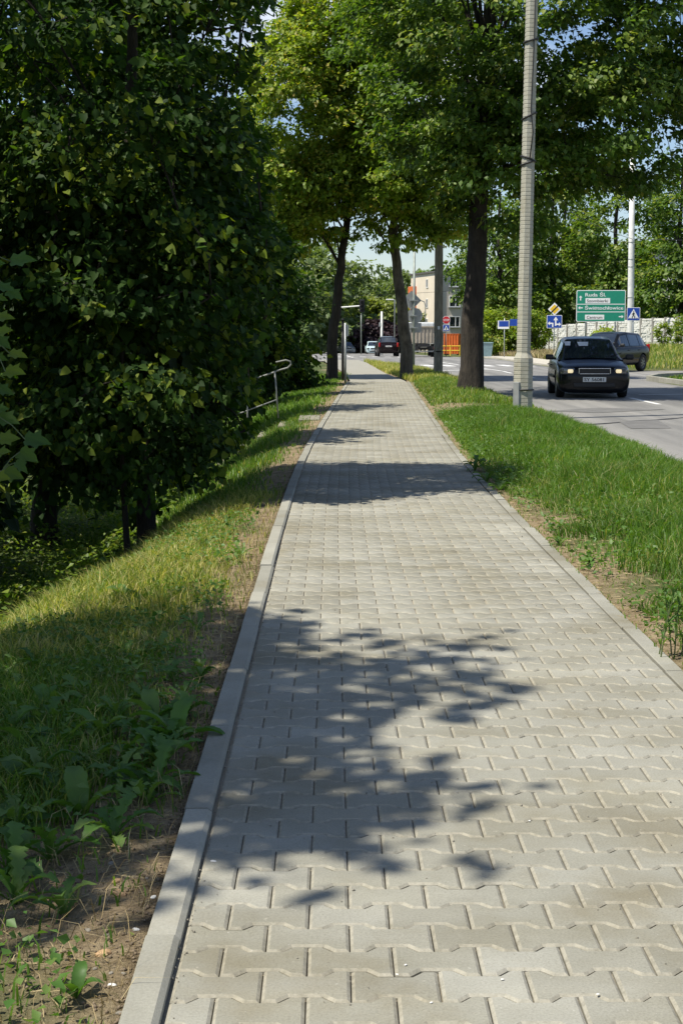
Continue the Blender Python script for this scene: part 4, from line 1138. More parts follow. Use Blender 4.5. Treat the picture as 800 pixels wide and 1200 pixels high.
# steps with a steel handrail leading down the bank
c = G(326, 487, 0); hx, hy_ = c.x, c.y
st_ = thing('steps', 'concrete steps going down the bank beside the pavement', 'steps', (XL + float(shift(hy_)) - 0.10, hy_ - 1.0, 0))
for k in range(6):
    x = -0.25 - 0.36 * k; z = float(ground_z(st_.location.x + x, st_.location.y + 0.5)) + 0.03
    mb = MB(); mb.box((x, 0.55, z - 0.17), (0.37, 1.5, 0.34), None, 0.01); mb.build('step', M['step'], st_)
hr = thing('handrail', 'galvanised steel handrail with looped end beside the steps', 'railing', (hx, hy_, float(ground_z(hx, hy_))))
def rail_pt(px, py): return W(px, py, hy_) - hr.location
tp = [rail_pt(307, 441), rail_pt(316, 438), rail_pt(328, 433.5), rail_pt(337, 431), rail_pt(341, 427), rail_pt(340, 423.5), rail_pt(335, 422), rail_pt(323, 424.5)]
end = tp[0] + (tp[0] - tp[2]) * 5.5
mb = MB(); mb.tube([end] + tp, 0.015, 8); mb.build('top_rail', M['rail'], hr, True)
lo0 = rail_pt(324, 468.5); lo1 = rail_pt(290, 481)
mb = MB(); mb.tube([lo0, lo1, lo1 + (lo1 - lo0) * 2.2], 0.012, 8); mb.build('lower_rail', M['rail'], hr, True)
for (pxt, pyt, pxb, pyb) in ((322, 435.5, 326, 490), (289, 448.5, 291, 520)):
    a = rail_pt(pxt, pyt); b_ = rail_pt(pxb, pyb)
    mb = MB(); mb.tube([b_, a], 0.015, 8); mb.build('post', M['rail'], hr, True)
a = end; mb = MB(); mb.tube([Vector((a.x, a.y, a.z - 1.3)), a], 0.015, 8); mb.build('post', M['rail'], hr, True)

# ================================================================== VEGETATION
LEAF2 = (np.array([(0, 0, 0), (0.36, 0.42, 0.10), (0, 1.0, -0.08), (-0.36, 0.42, 0.10)]), [(0, 1, 2), (0, 2, 3)])
LEAF_L = (np.array([(0, 0.05, 0), (0.26, -0.04, 0.07), (0.46, 0.22, 0.11), (0.36, 0.58, 0.06), (0.10, 0.86, -0.04), (0, 1.10, -0.14), (-0.10, 0.86, -0.04), (-0.36, 0.58, 0.06), (-0.46, 0.22, 0.11), (-0.26, -0.04, 0.07)]),
          [(0, 1, 2, 3, 4, 5), (0, 5, 6, 7, 8, 9)])
LEAF_S = (np.array([(0, 0, 0), (0.40, 0.10, 0.10), (0.36, 0.55, 0.05), (0, 1.08, -0.13), (-0.36, 0.55, 0.05), (-0.40, 0.10, 0.10)]), [(0, 1, 2, 3), (0, 3, 4, 5)])
mo = [(0.20, -0.06, .03), (0.50, 0.06, .09), (0.38, 0.25, .06), (0.62, 0.54, .10), (0.33, 0.57, .05), (0.22, 0.76, .03)]
LEAF_M = (np.array([(0, 0, 0)] + mo + [(0, 1.05, -0.10)] + [(-x, y, z) for x, y, z in reversed(mo)]),
          [(0, 1, 2, 3, 4, 5, 6, 7), (0, 7, 8, 9, 10, 11, 12, 13)])

def frames(tip, nrm):
    y = norm(tip); z = nrm - (nrm * y).sum(-1, keepdims=True) * y; z = norm(z); x = np.cross(y, z)
    return np.stack([x, y, z], axis=1)                  # rows are the axes
def leaves_mesh(name, tmpl, P, tip, nrm, size, mat, rnd):
    tv, tf = tmpl; A = frames(tip, nrm)
    V = np.einsum('tk,nkj->ntj', tv, A) * size[:, None, None] + P[:, None, :]
    return np_mesh(name, V.reshape(-1, 3), tf, len(P), len(tv), mat, rnd)

def tree(name, label, base, trunk, trunk_r, ells, ncl, nleaf, lsize, tmpl, lmat, bmat, clr=0.55, flat=0.5, group=None, seed=1, limbs=14, keep=None, twigs=True, hang=0.45, single=0, leaf_single=None, shell=0.5, cat='tree'):
    """trunk: points relative to base; ells: crown ellipsoids relative to base (cx,cy,cz,rx,ry,rz)"""
    g = np.random.default_rng(seed)
    t = thing(name, label, cat, base, 0, group)
    E = np.array(ells, dtype=float); vol = E[:, 3] * E[:, 4] * E[:, 5]
    cl = []; tries = 0
    while len(cl) < ncl and tries < 60:
        tries += 1
        k = g.choice(len(E), ncl, p=vol / vol.sum()); d = norm(g.normal(size=(ncl, 3)))
        lump = 1 + 0.13 * np.sin(d[:, 0] * 5 + seed) * np.cos(d[:, 1] * 4 + seed * 2) + 0.10 * np.sin(d[:, 2] * 7 + d[:, 0] * 6 + seed)
        r = (shell ** 3 + (1 - shell ** 3) * g.random(ncl)) ** (1 / 3.0) * lump
        p = E[k, :3] + d * r[:, None] * E[k, 3:]
        if keep is not None: p = p[keep(p + np.array(base))]
        cl += list(p)
    cl = np.array(cl[:ncl])
    n = len(cl)
    cs = clr * (0.6 + 0.8 * g.random(n))
    idx = np.repeat(np.arange(n), nleaf)
    d = norm(g.normal(size=(len(idx), 3))) * (g.random((len(idx), 1)) ** 0.45)
    P = cl[idx] + d * cs[idx][:, None] * np.array([1, 1, flat])
    ctr = E[:, :3].mean(0)
    outw = norm((cl[idx] - ctr) * np.array([1, 1, 0.3]) + 1e-3)
    tip = outw * 0.55 + g.normal(size=P.shape) * 0.55 + np.array([0, 0, -hang])
    nrm = np.array([0, 0, 0.85]) + outw * 0.55 + g.normal(size=P.shape) * 0.50
    if lmat is not M['leaf_dark']: nrm = nrm + np.array(sun_vec) * 0.75          # leaves turn to the light
    size = lsize * (0.5 + 0.95 * g.random(len(P)))
    if keep is not None:
        ok = keep(P + np.array(base)); P, tip, nrm, size, idx = P[ok], tip[ok], nrm[ok], size[ok], idx[ok]
    rnd = np.clip(0.45 + 0.22 * g.normal(size=n)[idx] + 0.17 * g.normal(size=len(P)), 0.02, 0.97)
    sel = np.zeros(len(P), bool)
    if single:                                           # the leaves that show largest become leaves of their own
        dist = np.array([q.y for q in (Vector(base) + Vector(p) for p in P)])
        pxy = np.array([to_px(Vector(base) + Vector(p)) for p in P])
        vis = (pxy[:, 0] > 5) & (pxy[:, 0] < 795) & (pxy[:, 1] > 5) & (pxy[:, 1] < 1190)
        score = np.where(vis, size / pxy[:, 2], 0) * (1 + 0.4 * g.random(len(P)))
        sel[np.argsort(-score)[:single]] = True
    mt_ = tmpl if tmpl is not LEAF_L else LEAF_S
    me = leaves_mesh('crown', mt_, P[~sel], tip[~sel], nrm[~sel], size[~sel], lmat, rnd[~sel])
    cr = link('crown', me, t)
    cr['kind'] = 'stuff'
    if single:
        lm = bpy.data.meshes.new('leaf'); lm.from_pydata([tuple(v) for v in tmpl[0]], [], tmpl[1]); lm.materials.append(lmat)
        A = frames(tip[sel], nrm[sel])
        for p, a, s in zip(P[sel], A, size[sel]):
            o = link('leaf', lm, cr); mt = Matrix(((a[0][0], a[1][0], a[2][0]), (a[0][1], a[1][1], a[2][1]), (a[0][2], a[1][2], a[2][2]))) 
            o.location = tuple(p); o.rotation_euler = mt.to_euler(); o.scale = (s, s, s)
    # trunk, limbs and twigs
    mb = MB(); tp = [Vector(p) for p in trunk]; pts = []
    for i in range(len(tp) - 1):
        for k in range(5): pts.append(tp[i].lerp(tp[i + 1], k / 5))
    pts.append(tp[-1]); N = len(pts)
    pts = [p + Vector((g.normal(), g.normal(), 0)) * trunk_r * 0.10 for p in pts]
    rad = [trunk_r * (1 - 0.72 * (i / (N - 1))) * (1.35 if i == 0 else 1.12 if i == 1 else 1.0) for i in range(N)]
    mb.tube(pts, rad, 14)
    tz = np.array([p.z for p in pts])
    limb_pts = [p for p in pts[N // 3:]]
    for c_ in cl[g.choice(n, min(limbs, n), replace=False)]:
        c_ = Vector(c_); zs = min(max(c_.z * 0.62 - 0.2, tz[int(N * 0.45)]), tz[-1] * 0.98); i = int(np.argmin(abs(tz - zs))); a = pts[i]
        mid = a.lerp(c_, 0.5) + Vector((0, 0, 0.10 * (c_ - a).length)); r0 = rad[i] * 0.30
        q = [a, a.lerp(mid, 0.5) + Vector((0, 0, .05)), mid, mid.lerp(c_, 0.5), c_]
        mb.tube(q, [r0, r0 * .75, r0 * .5, r0 * .32, 0.008], 6, False); limb_pts += q[1:]
    if twigs:
        LP = np.array([tuple(p) for p in limb_pts])
        d0 = np.array([np.linalg.norm(LP - c_, axis=1).min() for c_ in cl])
        for c_ in cl[np.argsort(d0)]:
            dd = np.linalg.norm(LP - c_ + np.array([0, 0, 0.15]), axis=1); a = Vector(LP[int(np.argmin(dd))]); b_ = Vector(c_)
            LP = np.vstack([LP, c_])
            if not 0.1 < (a - b_).length < 2.5: continue
            mb.tube([a, a.lerp(b_, .5) + Vector((0, 0, .05)), b_], [0.014, 0.010, 0.004], 3, False)
    mb.build('trunk', bmat, t, True)
    return t

def gz_(x, y): return float(ground_z(x, y))
def px_of(p):
    r = p - np.array([0, 0, CAM_H]); x = r[:, 0] * math.cos(YAW) - r[:, 1] * math.sin(YAW); y = r[:, 0] * math.sin(YAW) + r[:, 1] * math.cos(YAW)
    f = y * cp - r[:, 2] * sp_; u = y * sp_ + r[:, 2] * cp; f = np.maximum(f, 0.1)
    return 400 + 1800 * x / f, 600 - 1800 * u / f

# big dark tree on the right verge
b0 = G(553, 462, 0.0); b0.z = gz_(b0.x, b0.y) - 0.02
tree('broadleaf_tree', 'tall dark-trunked tree in the grass strip behind the concrete pole', b0,
     [(0, 0, -0.3), (0.02, 0, 2.2), (0.12, 0, 4.6), (0.28, 0, 8.0), (0.4, 0, 12), (0.3, 0, 15)], 0.31,
     [(0.9, 0, 9.6, 4.3, 4.6, 4.8), (3.4, -0.3, 6.3, 3.0, 3.2, 1.9), (-0.5, 0.2, 6.6, 1.6, 2.4, 2.3), (1.0, -0.6, 5.6, 2.2, 2.2, 1.3), (0.5, 0, 13.0, 3.2, 3.4, 2.6), (4.2, 0, 9.6, 2.6, 2.8, 2.4), (0.9, -0.5, 4.5, 1.1, .9, 1.0), (-0.6, -0.5, 4.9, 1.0, .8, .9), (0.3, -2.2, 6.2, 1.8, 1.2, 1.8), (4.9, -0.2, 7.6, 2.0, 2.2, 1.6)], 850, 125, 0.140, LEAF2, M['leaf_mid'], M['bark'], 0.62, 0.42, 'trees along the pavement', 11, 22)
# mottled leaning tree
b1 = G(474, 443, 0.0); b1.z = gz_(b1.x, b1.y) - 0.02
tree('broadleaf_tree', 'leaning tree with mottled trunk between the pavement and the road', b1,
     [(0.12, 0, -0.3), (0.05, 0, 1.2), (-0.22, 0, 3.2), (-0.40, 0, 5.0), (-0.3, 0, 8), (0, 0, 12.5)], 0.245,
     [(-0.2, 0, 9.0, 3.0, 3.2, 4.0), (-0.9, -0.5, 6.0, 1.7, 1.8, 1.4), (1.0, -0.7, 6.4, 1.9, 2.0, 1.6), (0, 0, 12.6, 2.6, 2.6, 2.0), (-0.1, -1.0, 7.4, 2.4, 1.5, 2.0), (-0.5, -0.9, 5.0, 1.0, .8, .7), (1.0, -.8, 5.2, 1.2, .8, .7)], 600, 125, 0.145, LEAF2, M['leaf_bright'], M['bark_pale'], 0.6, 0.45, 'trees along the pavement', 12, 12)
# dark leaning tree left of the pavement
b2 = G(389, 443, 0.0); b2.z = gz_(b2.x, b2.y) - 0.02
tree('broadleaf_tree', 'leaning tree with dark slender trunk left of the pavement end', b2,
     [(-0.05, 0, -0.3), (0.02, 0, 1.5), (0.25, 0, 3.4), (0.50, 0, 5.4), (0.3, 0, 8.5), (0, 0, 12)], 0.21,
     [(-0.9, 0, 8.6, 2.7, 3.0, 3.6), (-1.6, -0.8, 6.3, 1.6, 2.0, 1.8), (0.3, 0, 11.6, 2.4, 2.6, 2.2), (0.2, -0.8, 6.6, 1.3, 1.4, 1.2), (0.5, -.8, 5.3, .8, .6, .5), (-1.7, -1.0, 5.1, 1.4, 1.2, .9)], 590, 125, 0.145, LEAF2, M['leaf_bright'], M['bark'], 0.6, 0.45, 'trees along the pavement', 13, 10)

# large-leaved tree on the left bank
bd = W(172, 628, 14.6); bd.z = gz_(bd.x, bd.y) - 0.03
def keep_d(p):
    px, py = px_of(p)
    lim = np.interp(py, [0, 120, 250, 330, 390, 420, 480, 540, 590, 620], [318, 300, 320, 338, 322, 300, 292, 282, 258, 232])
    low = np.interp(px, [0, 60, 110, 180, 250, 300, 340], [560, 560, 600, 612, 590, 555, 500])
    return (px < lim + 12 * np.sin(py * 0.11 + p[:, 1])) & (py < low + 10 * np.sin(px * 0.13))
tree('linden_tree', 'dark large-leaved tree with low skirt on the left bank', bd,
     [(0, 0, -0.3), (0.02, 0, 1.2), (-0.1, 0, 3.5), (-0.05, 0, 5.0), (0, 0, 6.8)], 0.10,
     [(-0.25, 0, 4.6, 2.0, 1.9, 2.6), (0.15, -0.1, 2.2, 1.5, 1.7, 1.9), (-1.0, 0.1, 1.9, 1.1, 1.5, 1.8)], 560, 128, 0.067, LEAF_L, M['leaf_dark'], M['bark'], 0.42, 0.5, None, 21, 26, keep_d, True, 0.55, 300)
b = W(151, 650, 14.0); b.z = gz_(b.x, b.y) - 0.02
tree('sapling', 'thin young stem growing next to the dark large-leaved tree', b, [(0, 0, -0.2), (-0.03, 0, 0.6), (-0.06, 0, 1.5), (0, 0, 2.6)], 0.035,
     [(0, 0, 2.1, 0.7, 0.7, 0.9)], 22, 50, 0.13, LEAF_L, M['leaf_dark'], M['bark'], 0.36, 0.5, None, 22, 6)

# maple at the left edge, mostly out of view, whose crown shades the foreground
be = Vector((-5.25, 4.0, gz_(-5.25, 4.0) - 0.02))
def keep_e(p):
    px, py = px_of(p)
    return ~((px > 6) & (py > -30) & (py < 1230) & (p[:, 1] > 0.5))
maple = tree('maple_tree', 'maple with bright toothed leaves reaching in beside the dark large-leaved tree', be,
     [(0, 0, -0.3), (0.05, 0, 2), (0.1, 0, 5.0), (0.2, 0, 9.6)], 0.15,
     [(0.4, 0.2, 8.9, 1.5, 2.0, 1.5), (0.8, -0.4, 7.5, 1.0, 1.8, 1.0), (0.3, 0.5, 5.4, 1.2, 1.6, 1.3), (1.25, -0.9, 8.3, .9, 1.0, .8)], 190, 40, 0.12, LEAF_M, M['leaf_maple'], M['bark'], 0.42, 0.45, None, 31, 14, keep_e)
lm = bpy.data.meshes.new('leaf'); lm.from_pydata([tuple(v) for v in LEAF_M[0]], [], LEAF_M[1]); lm.materials.append(M['leaf_maple'])
br_ = MB(); YB = 5.6
spine = [W(-80, 150, YB), W(-25, 300, YB), W(-12, 400, YB), W(-10, 480, YB), W(-5, 560, YB)]
br_.tube([p - be for p in [Vector((-5.15, 4.0, 3.7)), Vector((-3.0, 5.0, 3.5))] + spine], [0.03, 0.022, 0.014, 0.010, 0.008, 0.006, 0.004], 6)
bro = br_.build('branch', M['bark'], maple, True)
spots = [(28, 305, 46, 70, .2), (8, 338, 34, 100, .0), (18, 346, 32, 120, .3), (6, 372, 36, 80, .1), (6, 388, 30, 60, .4), (4, 402, 34, 130, .2), (22, 416, 34, 95, .1), (18, 436, 40, 85, .3), (6, 458, 36, 110, .1),
         (2, 480, 30, 60, .3), (10, 492, 44, 100, .2), (12, 514, 36, 70, .4), (45, 517, 48, 92, .15), (34, 535, 40, 120, .3), (4, 530, 30, 60, .2), (16, 556, 40, 110, .35), (2, 560, 34, 80, .2), (26, 548, 30, 140, .1), (0, 420, 30, 90, .2), (0, 350, 30, 90, .1), (-6, 310, 40, 60, .3)]
for (px, py, spx, ang, tl) in spots:
    Yl = YB + random.uniform(-0.25, 0.25); p = W(px, py, Yl); s = spx / 1800.0 * Yl * 0.62
    a = R(90 - ang); tipd = Vector((math.cos(a), random.uniform(-.35, .15), math.sin(a) * 0.6 - 0.10)).normalized()
    nr = Vector((random.uniform(-.3, .3), -0.45 - tl, 0.9))
    z = (nr - tipd * nr.dot(tipd)).normalized(); x = tipd.cross(z)
    mt = Matrix((x, tipd, z)).transposed()
    o = link('leaf', lm, bro); o.location = p - tipd * s * 0.5 - be; o.rotation_euler = mt.to_euler(); o.scale = (s, s, s)
    pm_ = MB(); a0 = p - tipd * s * 0.5; j = min(spine, key=lambda q: (q - a0).length); k0 = j.lerp(a0, 0.25)
    pm_.tube([k0 - be, (k0.lerp(a0, .5) + Vector((0, 0, .01))) - be, a0 - be], 0.0022, 4); pm_.build('leaf_stalk', M['stem'], bro)

# trees and shrubs behind on the left bank
def left_tree(x, y, label, H, r, seed, ncl=170, mat='leaf_dark', low=0.18, nl=80, ls=0.17, keep=None, cr=0.62):
    z = gz_(x, y) - 0.03
    return tree('broadleaf_tree', label, (x, y, z), [(0, 0, -0.3), (0.05, 0, H * 0.3), (-0.08, 0, H * 0.6), (0, 0, H * 0.95)], 0.06 + 0.012 * H,
         [(0, 0, H * (0.5 + low / 2), r, r, H * (0.5 - low / 2)), (r * 0.2, -r * 0.2, H * (low + 0.16), r * 0.85, r * 0.9, H * 0.18)], ncl, nl, ls, LEAF2, M[mat], M['bark'], cr, 0.5, 'trees on the left bank', seed, 12, keep)
def keep_path(p):
    px, py = px_of(p); return px < 388 + 5 * np.sin(py * .2)
left_tree(-7.4, 8.6, 'unseen low tree added beyond the maple to shade the bank', 6.6, 1.9, 40, 130, 'leaf_mid', 0.25)  # out of view, added to cast shade on the bank ground cover
left_tree(-5.0, 12.4, 'unseen low shrub tree added to shade the hollow left of the dark large-leaved tree', 3.6, 1.6, 38, 110, 'leaf_dark', 0.02)  # understory put in past the left frame edge to darken the hollow
left_tree(-5.6, 16.8, 'mostly unseen shrub tree added to shade the hollow behind the dark large-leaved tree', 4.2, 1.8, 39, 120, 'leaf_dark', 0.02)  # second added shrub, mostly out of frame, keeps sun off the hollow
left_tree(-6.7, 11.9, 'unseen tall tree added left of the dark large-leaved tree to shade it and the bank', 9.6, 2.3, 41, 210, 'leaf_mid', 0.26)  # out of view, placed so its crown shadow falls on the large-leaved tree
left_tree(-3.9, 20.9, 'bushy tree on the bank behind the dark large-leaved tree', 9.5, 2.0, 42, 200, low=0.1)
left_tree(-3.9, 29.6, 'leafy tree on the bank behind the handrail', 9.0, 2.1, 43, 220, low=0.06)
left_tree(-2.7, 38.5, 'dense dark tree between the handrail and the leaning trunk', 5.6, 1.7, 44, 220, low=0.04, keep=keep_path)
left_tree(-2.3, 46.0, 'low dark tree right behind the leaning left-hand trunk', 4.8, 1.8, 45, 190, low=0.03, keep=keep_path)
left_tree(-9.5, 20.5, 'sunlit tree at the back of the bank', 13.0, 3.2, 46, 220, 'leaf_bright', 0.1)
left_tree(-9.0, 31.0, 'broad tree at the back of the bank behind the handrail', 12.0, 3.0, 47, 200, 'leaf_mid', 0.05)
left_tree(-7.5, 43.0, 'broad tree at the back of the bank near the leaning trunk', 8.0, 2.6, 48, 200, 'leaf_mid', 0.05, keep=keep_path)
left_tree(-6.5, 60.0, 'tree beyond the leaning left-hand trunk', 9.0, 3.0, 49, 150, 'leaf_mid', 0.05, keep=lambda p: px_of(p)[0] < 392)

# trees behind the concrete fence on the right
def far_tree(x, y, label, H, r, seed, mat, ncl=120, nl=60, ls=0.34, cr=1.0, low=0.1, group=None, bm_='bark', base=None, flat=0.6):
    z = gz_(x, y) - 0.05
    return tree('broadleaf_tree', label, (x, y, z), [(0, 0, -0.3), (0.1, 0, H * 0.3), (-0.1, 0, H * 0.6), (0, 0, H * 0.92)], 0.02 * H,
         [(0, 0, H * (0.5 + low / 2), r, r, H * (0.5 - low / 2)), (r * 0.2, -r * 0.3, H * (low + 0.2), r * 0.8, r * 0.8, H * 0.2)], ncl, nl, ls, LEAF2, M[mat], M[bm_], cr, flat, group, seed, 10, twigs=False)
RG = 'trees behind the concrete fence'
far_tree(14.5, 134, 'dark tree behind the blue boards', 15, 4.4, 51, 'leaf_mid', 200, group=RG)
far_tree(19.5, 137, 'tree directly behind the yellow diamond sign', 16.5, 4.4, 52, 'leaf_mid', 200, group=RG)
far_tree(24.0, 131, 'tree directly behind the green direction sign', 16, 4.4, 53, 'leaf_mid', 200, group=RG)
far_tree(27.2, 121, 'sunlit tree right behind the white pole', 14.5, 3.6, 54, 'leaf_mid', 170, group=RG)
far_tree(30.0, 106, 'low tree overhanging the right end of the concrete fence', 9.0, 3.0, 55, 'leaf_mid', 120, group=RG)
far_tree(22.5, 150, 'tall tree behind the second row over the fence', 18, 4.8, 56, 'leaf_far', 120, group=RG)
far_tree(17.0, 155, 'tall tree at the far end of the concrete fence', 16, 4.5, 57, 'leaf_mid', 120, group=RG)
for k, (px, Y, H, r, lab) in enumerate([(575, 118, 3.6, 1.7, 'dense green bush beside the recycling bin'), (598, 119, 3.8, 1.7, 'dense green bush behind the blue boards'), (622, 117, 3.6, 1.7, 'dense green bush left of the concrete fence end'), (708, 99.0, 1.5, 0.8, 'small bush under the green direction sign')]):
    p = W(px, 393, Y)
    tree('bush', lab, (p.x, Y, gz_(p.x, Y) - 0.05), [(0, 0, -0.2), (0.05, 0, H * 0.4), (0, 0, H * 0.8)], 0.06, [(0, 0, H * 0.5, r, r * 0.8, H * 0.5)], 70, 70, 0.2, LEAF2, M['leaf_bright'], M['bark'], 0.5, 0.7, 'bushes along the far footway', 60 + k, 6, twigs=False, cat='bush')
for k, (px, Y, H, lab) in enumerate([(776, 101, 1.9, 'upright weed shrub against the concrete fence'), (796, 98, 2.2, 'upright weed shrub at the right end of the concrete fence')]):
    p = W(px, 393, Y)
    tree('bush', lab, (p.x - 0.4, Y - 2, gz_(p.x, Y) - 0.1), [(0, 0, -0.2), (0.05, 0, H * 0.5), (0, 0, H * 0.9)], 0.03, [(0, 0, H * 0.55, 0.45, 0.4, H * 0.45)], 26, 40, 0.14, LEAF2, M['leaf_bright'], M['bark'], 0.25, 0.8, None, 70 + k, 4, twigs=False, cat='bush')

# far trees closing the view down the road
FG = 'trees at the far end of the road'
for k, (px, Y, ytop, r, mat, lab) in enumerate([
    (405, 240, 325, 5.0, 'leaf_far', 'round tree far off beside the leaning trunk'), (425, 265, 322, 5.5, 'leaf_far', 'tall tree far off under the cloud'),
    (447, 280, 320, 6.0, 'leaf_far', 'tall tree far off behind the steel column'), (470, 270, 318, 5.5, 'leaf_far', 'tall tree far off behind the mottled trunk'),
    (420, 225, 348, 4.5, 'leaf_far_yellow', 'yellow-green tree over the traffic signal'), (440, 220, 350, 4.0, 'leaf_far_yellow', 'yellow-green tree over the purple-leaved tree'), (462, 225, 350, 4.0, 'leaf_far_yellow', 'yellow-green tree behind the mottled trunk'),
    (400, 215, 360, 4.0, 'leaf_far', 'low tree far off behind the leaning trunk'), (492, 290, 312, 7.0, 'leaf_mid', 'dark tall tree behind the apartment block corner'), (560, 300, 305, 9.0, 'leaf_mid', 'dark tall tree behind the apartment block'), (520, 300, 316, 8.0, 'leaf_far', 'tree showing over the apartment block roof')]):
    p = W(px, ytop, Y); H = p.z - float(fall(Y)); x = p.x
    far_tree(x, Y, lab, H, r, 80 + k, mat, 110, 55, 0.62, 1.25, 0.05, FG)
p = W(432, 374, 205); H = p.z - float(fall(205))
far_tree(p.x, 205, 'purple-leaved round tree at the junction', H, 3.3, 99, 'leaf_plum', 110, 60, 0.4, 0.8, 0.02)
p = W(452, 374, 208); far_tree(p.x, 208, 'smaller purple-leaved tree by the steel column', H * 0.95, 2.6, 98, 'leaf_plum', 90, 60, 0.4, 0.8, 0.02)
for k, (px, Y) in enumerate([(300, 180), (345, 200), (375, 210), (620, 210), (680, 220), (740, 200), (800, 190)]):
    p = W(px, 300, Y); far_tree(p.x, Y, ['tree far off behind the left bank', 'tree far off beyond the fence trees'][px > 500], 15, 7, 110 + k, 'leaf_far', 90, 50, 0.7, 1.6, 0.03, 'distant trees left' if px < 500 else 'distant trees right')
# wooded horizon
g = np.random.default_rng(5); n = 9000
ang = g.uniform(-1.0, 1.0, n); rad = g.uniform(420, 560, n)
P = np.stack([rad * np.sin(ang), rad * np.cos(ang), fall(rad) + g.random(n) * (15 + 6 * np.sin(ang * 21) + 3 * np.sin(ang * 57))], 1)
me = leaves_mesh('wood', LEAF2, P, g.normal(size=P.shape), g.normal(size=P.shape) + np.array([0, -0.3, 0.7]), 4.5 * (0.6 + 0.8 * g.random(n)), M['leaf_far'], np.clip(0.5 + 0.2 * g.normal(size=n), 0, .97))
tag(link('distant_wood', me), 'wooded skyline far beyond the junction', 'wood', kind='stuff')

# ---- grass
def blades(name, label, P, H, wdt, mat, rnd, lean=0.35, seed=1, flatten=None):
    g = np.random.default_rng(seed); n = len(P)
    a = g.uniform(0, 2 * math.pi, n); d = np.stack([np.cos(a), np.sin(a), np.zeros(n)], 1)
    b_ = g.uniform(0, 2 * math.pi, n); s = np.stack([np.cos(b_), np.sin(b_), np.zeros(n)], 1)
    ln = lean * (0.3 + 1.2 * g.random(n)) * H
    up = np.array([0, 0, 1.0])
    w = (wdt * (0.6 + 0.8 * g.random(n)))[:, None]
    m1 = P + d * (ln * 0.30)[:, None] + up * (H * 0.58)[:, None]
    tipp = P + d * ln[:, None] + up * (H * (0.98 - 0.35 * np.clip(ln / np.maximum(H, 1e-3), 0, 1.2)))[:, None]
    V = np.stack([P - s * w / 2, P + s * w / 2, m1 + s * w * 0.42, m1 - s * w * 0.42, tipp], 1)
    me = np_mesh(name, V.reshape(-1, 3), [(0, 1, 2, 3), (3, 2, 4)], n, 5, mat, rnd)
    return tag(link(name, me), label, 'grass', kind='stuff')
def vnoise(x, y, f, seed=0):
    return (np.sin(x * f * 1.7 + 1.3 * np.sin(y * f * 1.1 + seed) + seed) * np.sin(y * f * 1.9 + 1.7 * np.sin(x * f * 0.8 + seed * 2)) + 1) / 2
g = np.random.default_rng(77)
# right-hand verge
def right_verge(n, y0, y1, hmul, wd, name, label, seed):
    g = np.random.default_rng(seed); y = y0 + (y1 - y0) * g.random(n); s = shift(np.minimum(y, 50)); r = XR + s; rl = road_left(y)
    u = g.random(n); x = r - 0.02 + (rl + 0.12 - r) * u; e = x - r
    nz = vnoise(x, y, 2.1, 1); nz2 = vnoise(x, y, 5.5, 3); big = vnoise(x, y, 0.8, 5)
    bare = (e < 0.05 + 0.42 * nz * smooth(6, 9, y) * (1 - smooth(11.5, 14.5, y)) + 0.08 * nz2)
    bare |= (abs(y - 30.3 - 0.4 * (x - 2)) < 1.15 + 0.4 * nz) & (e < 1.9)
    p_keep = np.where(bare, 0.16, 0.55 + 0.45 * nz2)
    ok = g.random(n) < p_keep
    x, y, e, nz, nz2, big, bare = x[ok], y[ok], e[ok], nz[ok], nz2[ok], big[ok], bare[ok]
    H = hmul * (0.5 + 0.6 * smooth(0.1, 0.9, e)) * (0.6 + 0.6 * big) * (0.55 + 0.8 * g.random(len(x))) * np.where(bare, 0.45, 1) * (0.6 + 0.4 * smooth(0.0, 0.5, road_left(y) - x))
    P = np.stack([x, y, ground_z(x, y) - 0.01], 1)
    rnd = np.clip(0.40 + 0.25 * (nz - 0.5) + 0.19 * g.normal(size=len(x)) + np.where(bare, 0.25, 0) + 0.3 * (1 - smooth(0.0, 0.35, e)), 0.02, 0.97)
    blades(name, label, P, H, wd, M['grass'], rnd, 0.55, seed)
right_verge(82000, 5.0, 15.0, 0.20, 0.0062, 'verge_grass', 'lush green grass on the near verge between pavement and road', 201)
right_verge(72000, 15.0, 28.5, 0.20, 0.0075, 'verge_grass', 'lush green grass on the verge in front of the concrete pole', 202)
right_verge(30000, 28.5, 58, 0.19, 0.014, 'verge_grass', 'green grass around the tree and utility pole on the verge', 203)
# left bank
def left_bank(n, y0, y1, u1, hmul, wd, mat, name, label, seed, dens=1.0):
    g = np.random.default_rng(seed); y = y0 + (y1 - y0) * g.random(n); u = u1 * g.random(n) ** 1.0
    x = XL + shift(y) - 0.10 - u; nz = vnoise(x, y, 1.6, 2); nz2 = vnoise(x, y, 4.7, 4); big = vnoise(x, y, 0.7, 6)
    edge = 0.04 + 0.20 * nz + 0.30 * (1 - smooth(4.4, 5.2, y)) + 0.10 * nz2
    p_keep = np.where(u < edge, 0.05 + 0.12 * nz2, 0.35 + 0.65 * smooth(0.0, 0.35, u - edge))
    p_keep = np.where((y < 4.6) & (u < 0.75), p_keep * 0.35, p_keep)
    ok = g.random(n) < p_keep * dens
    x, y, u, nz, nz2, big, edge = x[ok], y[ok], u[ok], nz[ok], nz2[ok], big[ok], edge[ok]
    H = hmul * (0.45 + 0.6 * smooth(0, 0.7, u)) * (0.55 + 0.6 * big) * (0.5 + 0.9 * g.random(len(x)))
    P = np.stack([x, y, ground_z(x, y) - 0.008], 1)
    rnd = np.clip(0.36 + 0.34 * (nz2 - 0.5) + 0.22 * g.normal(size=len(x)) + 0.2 * (u < edge), 0.02, 0.97)
    blades(name, label, P, H, wd, mat, rnd, 0.6, seed)
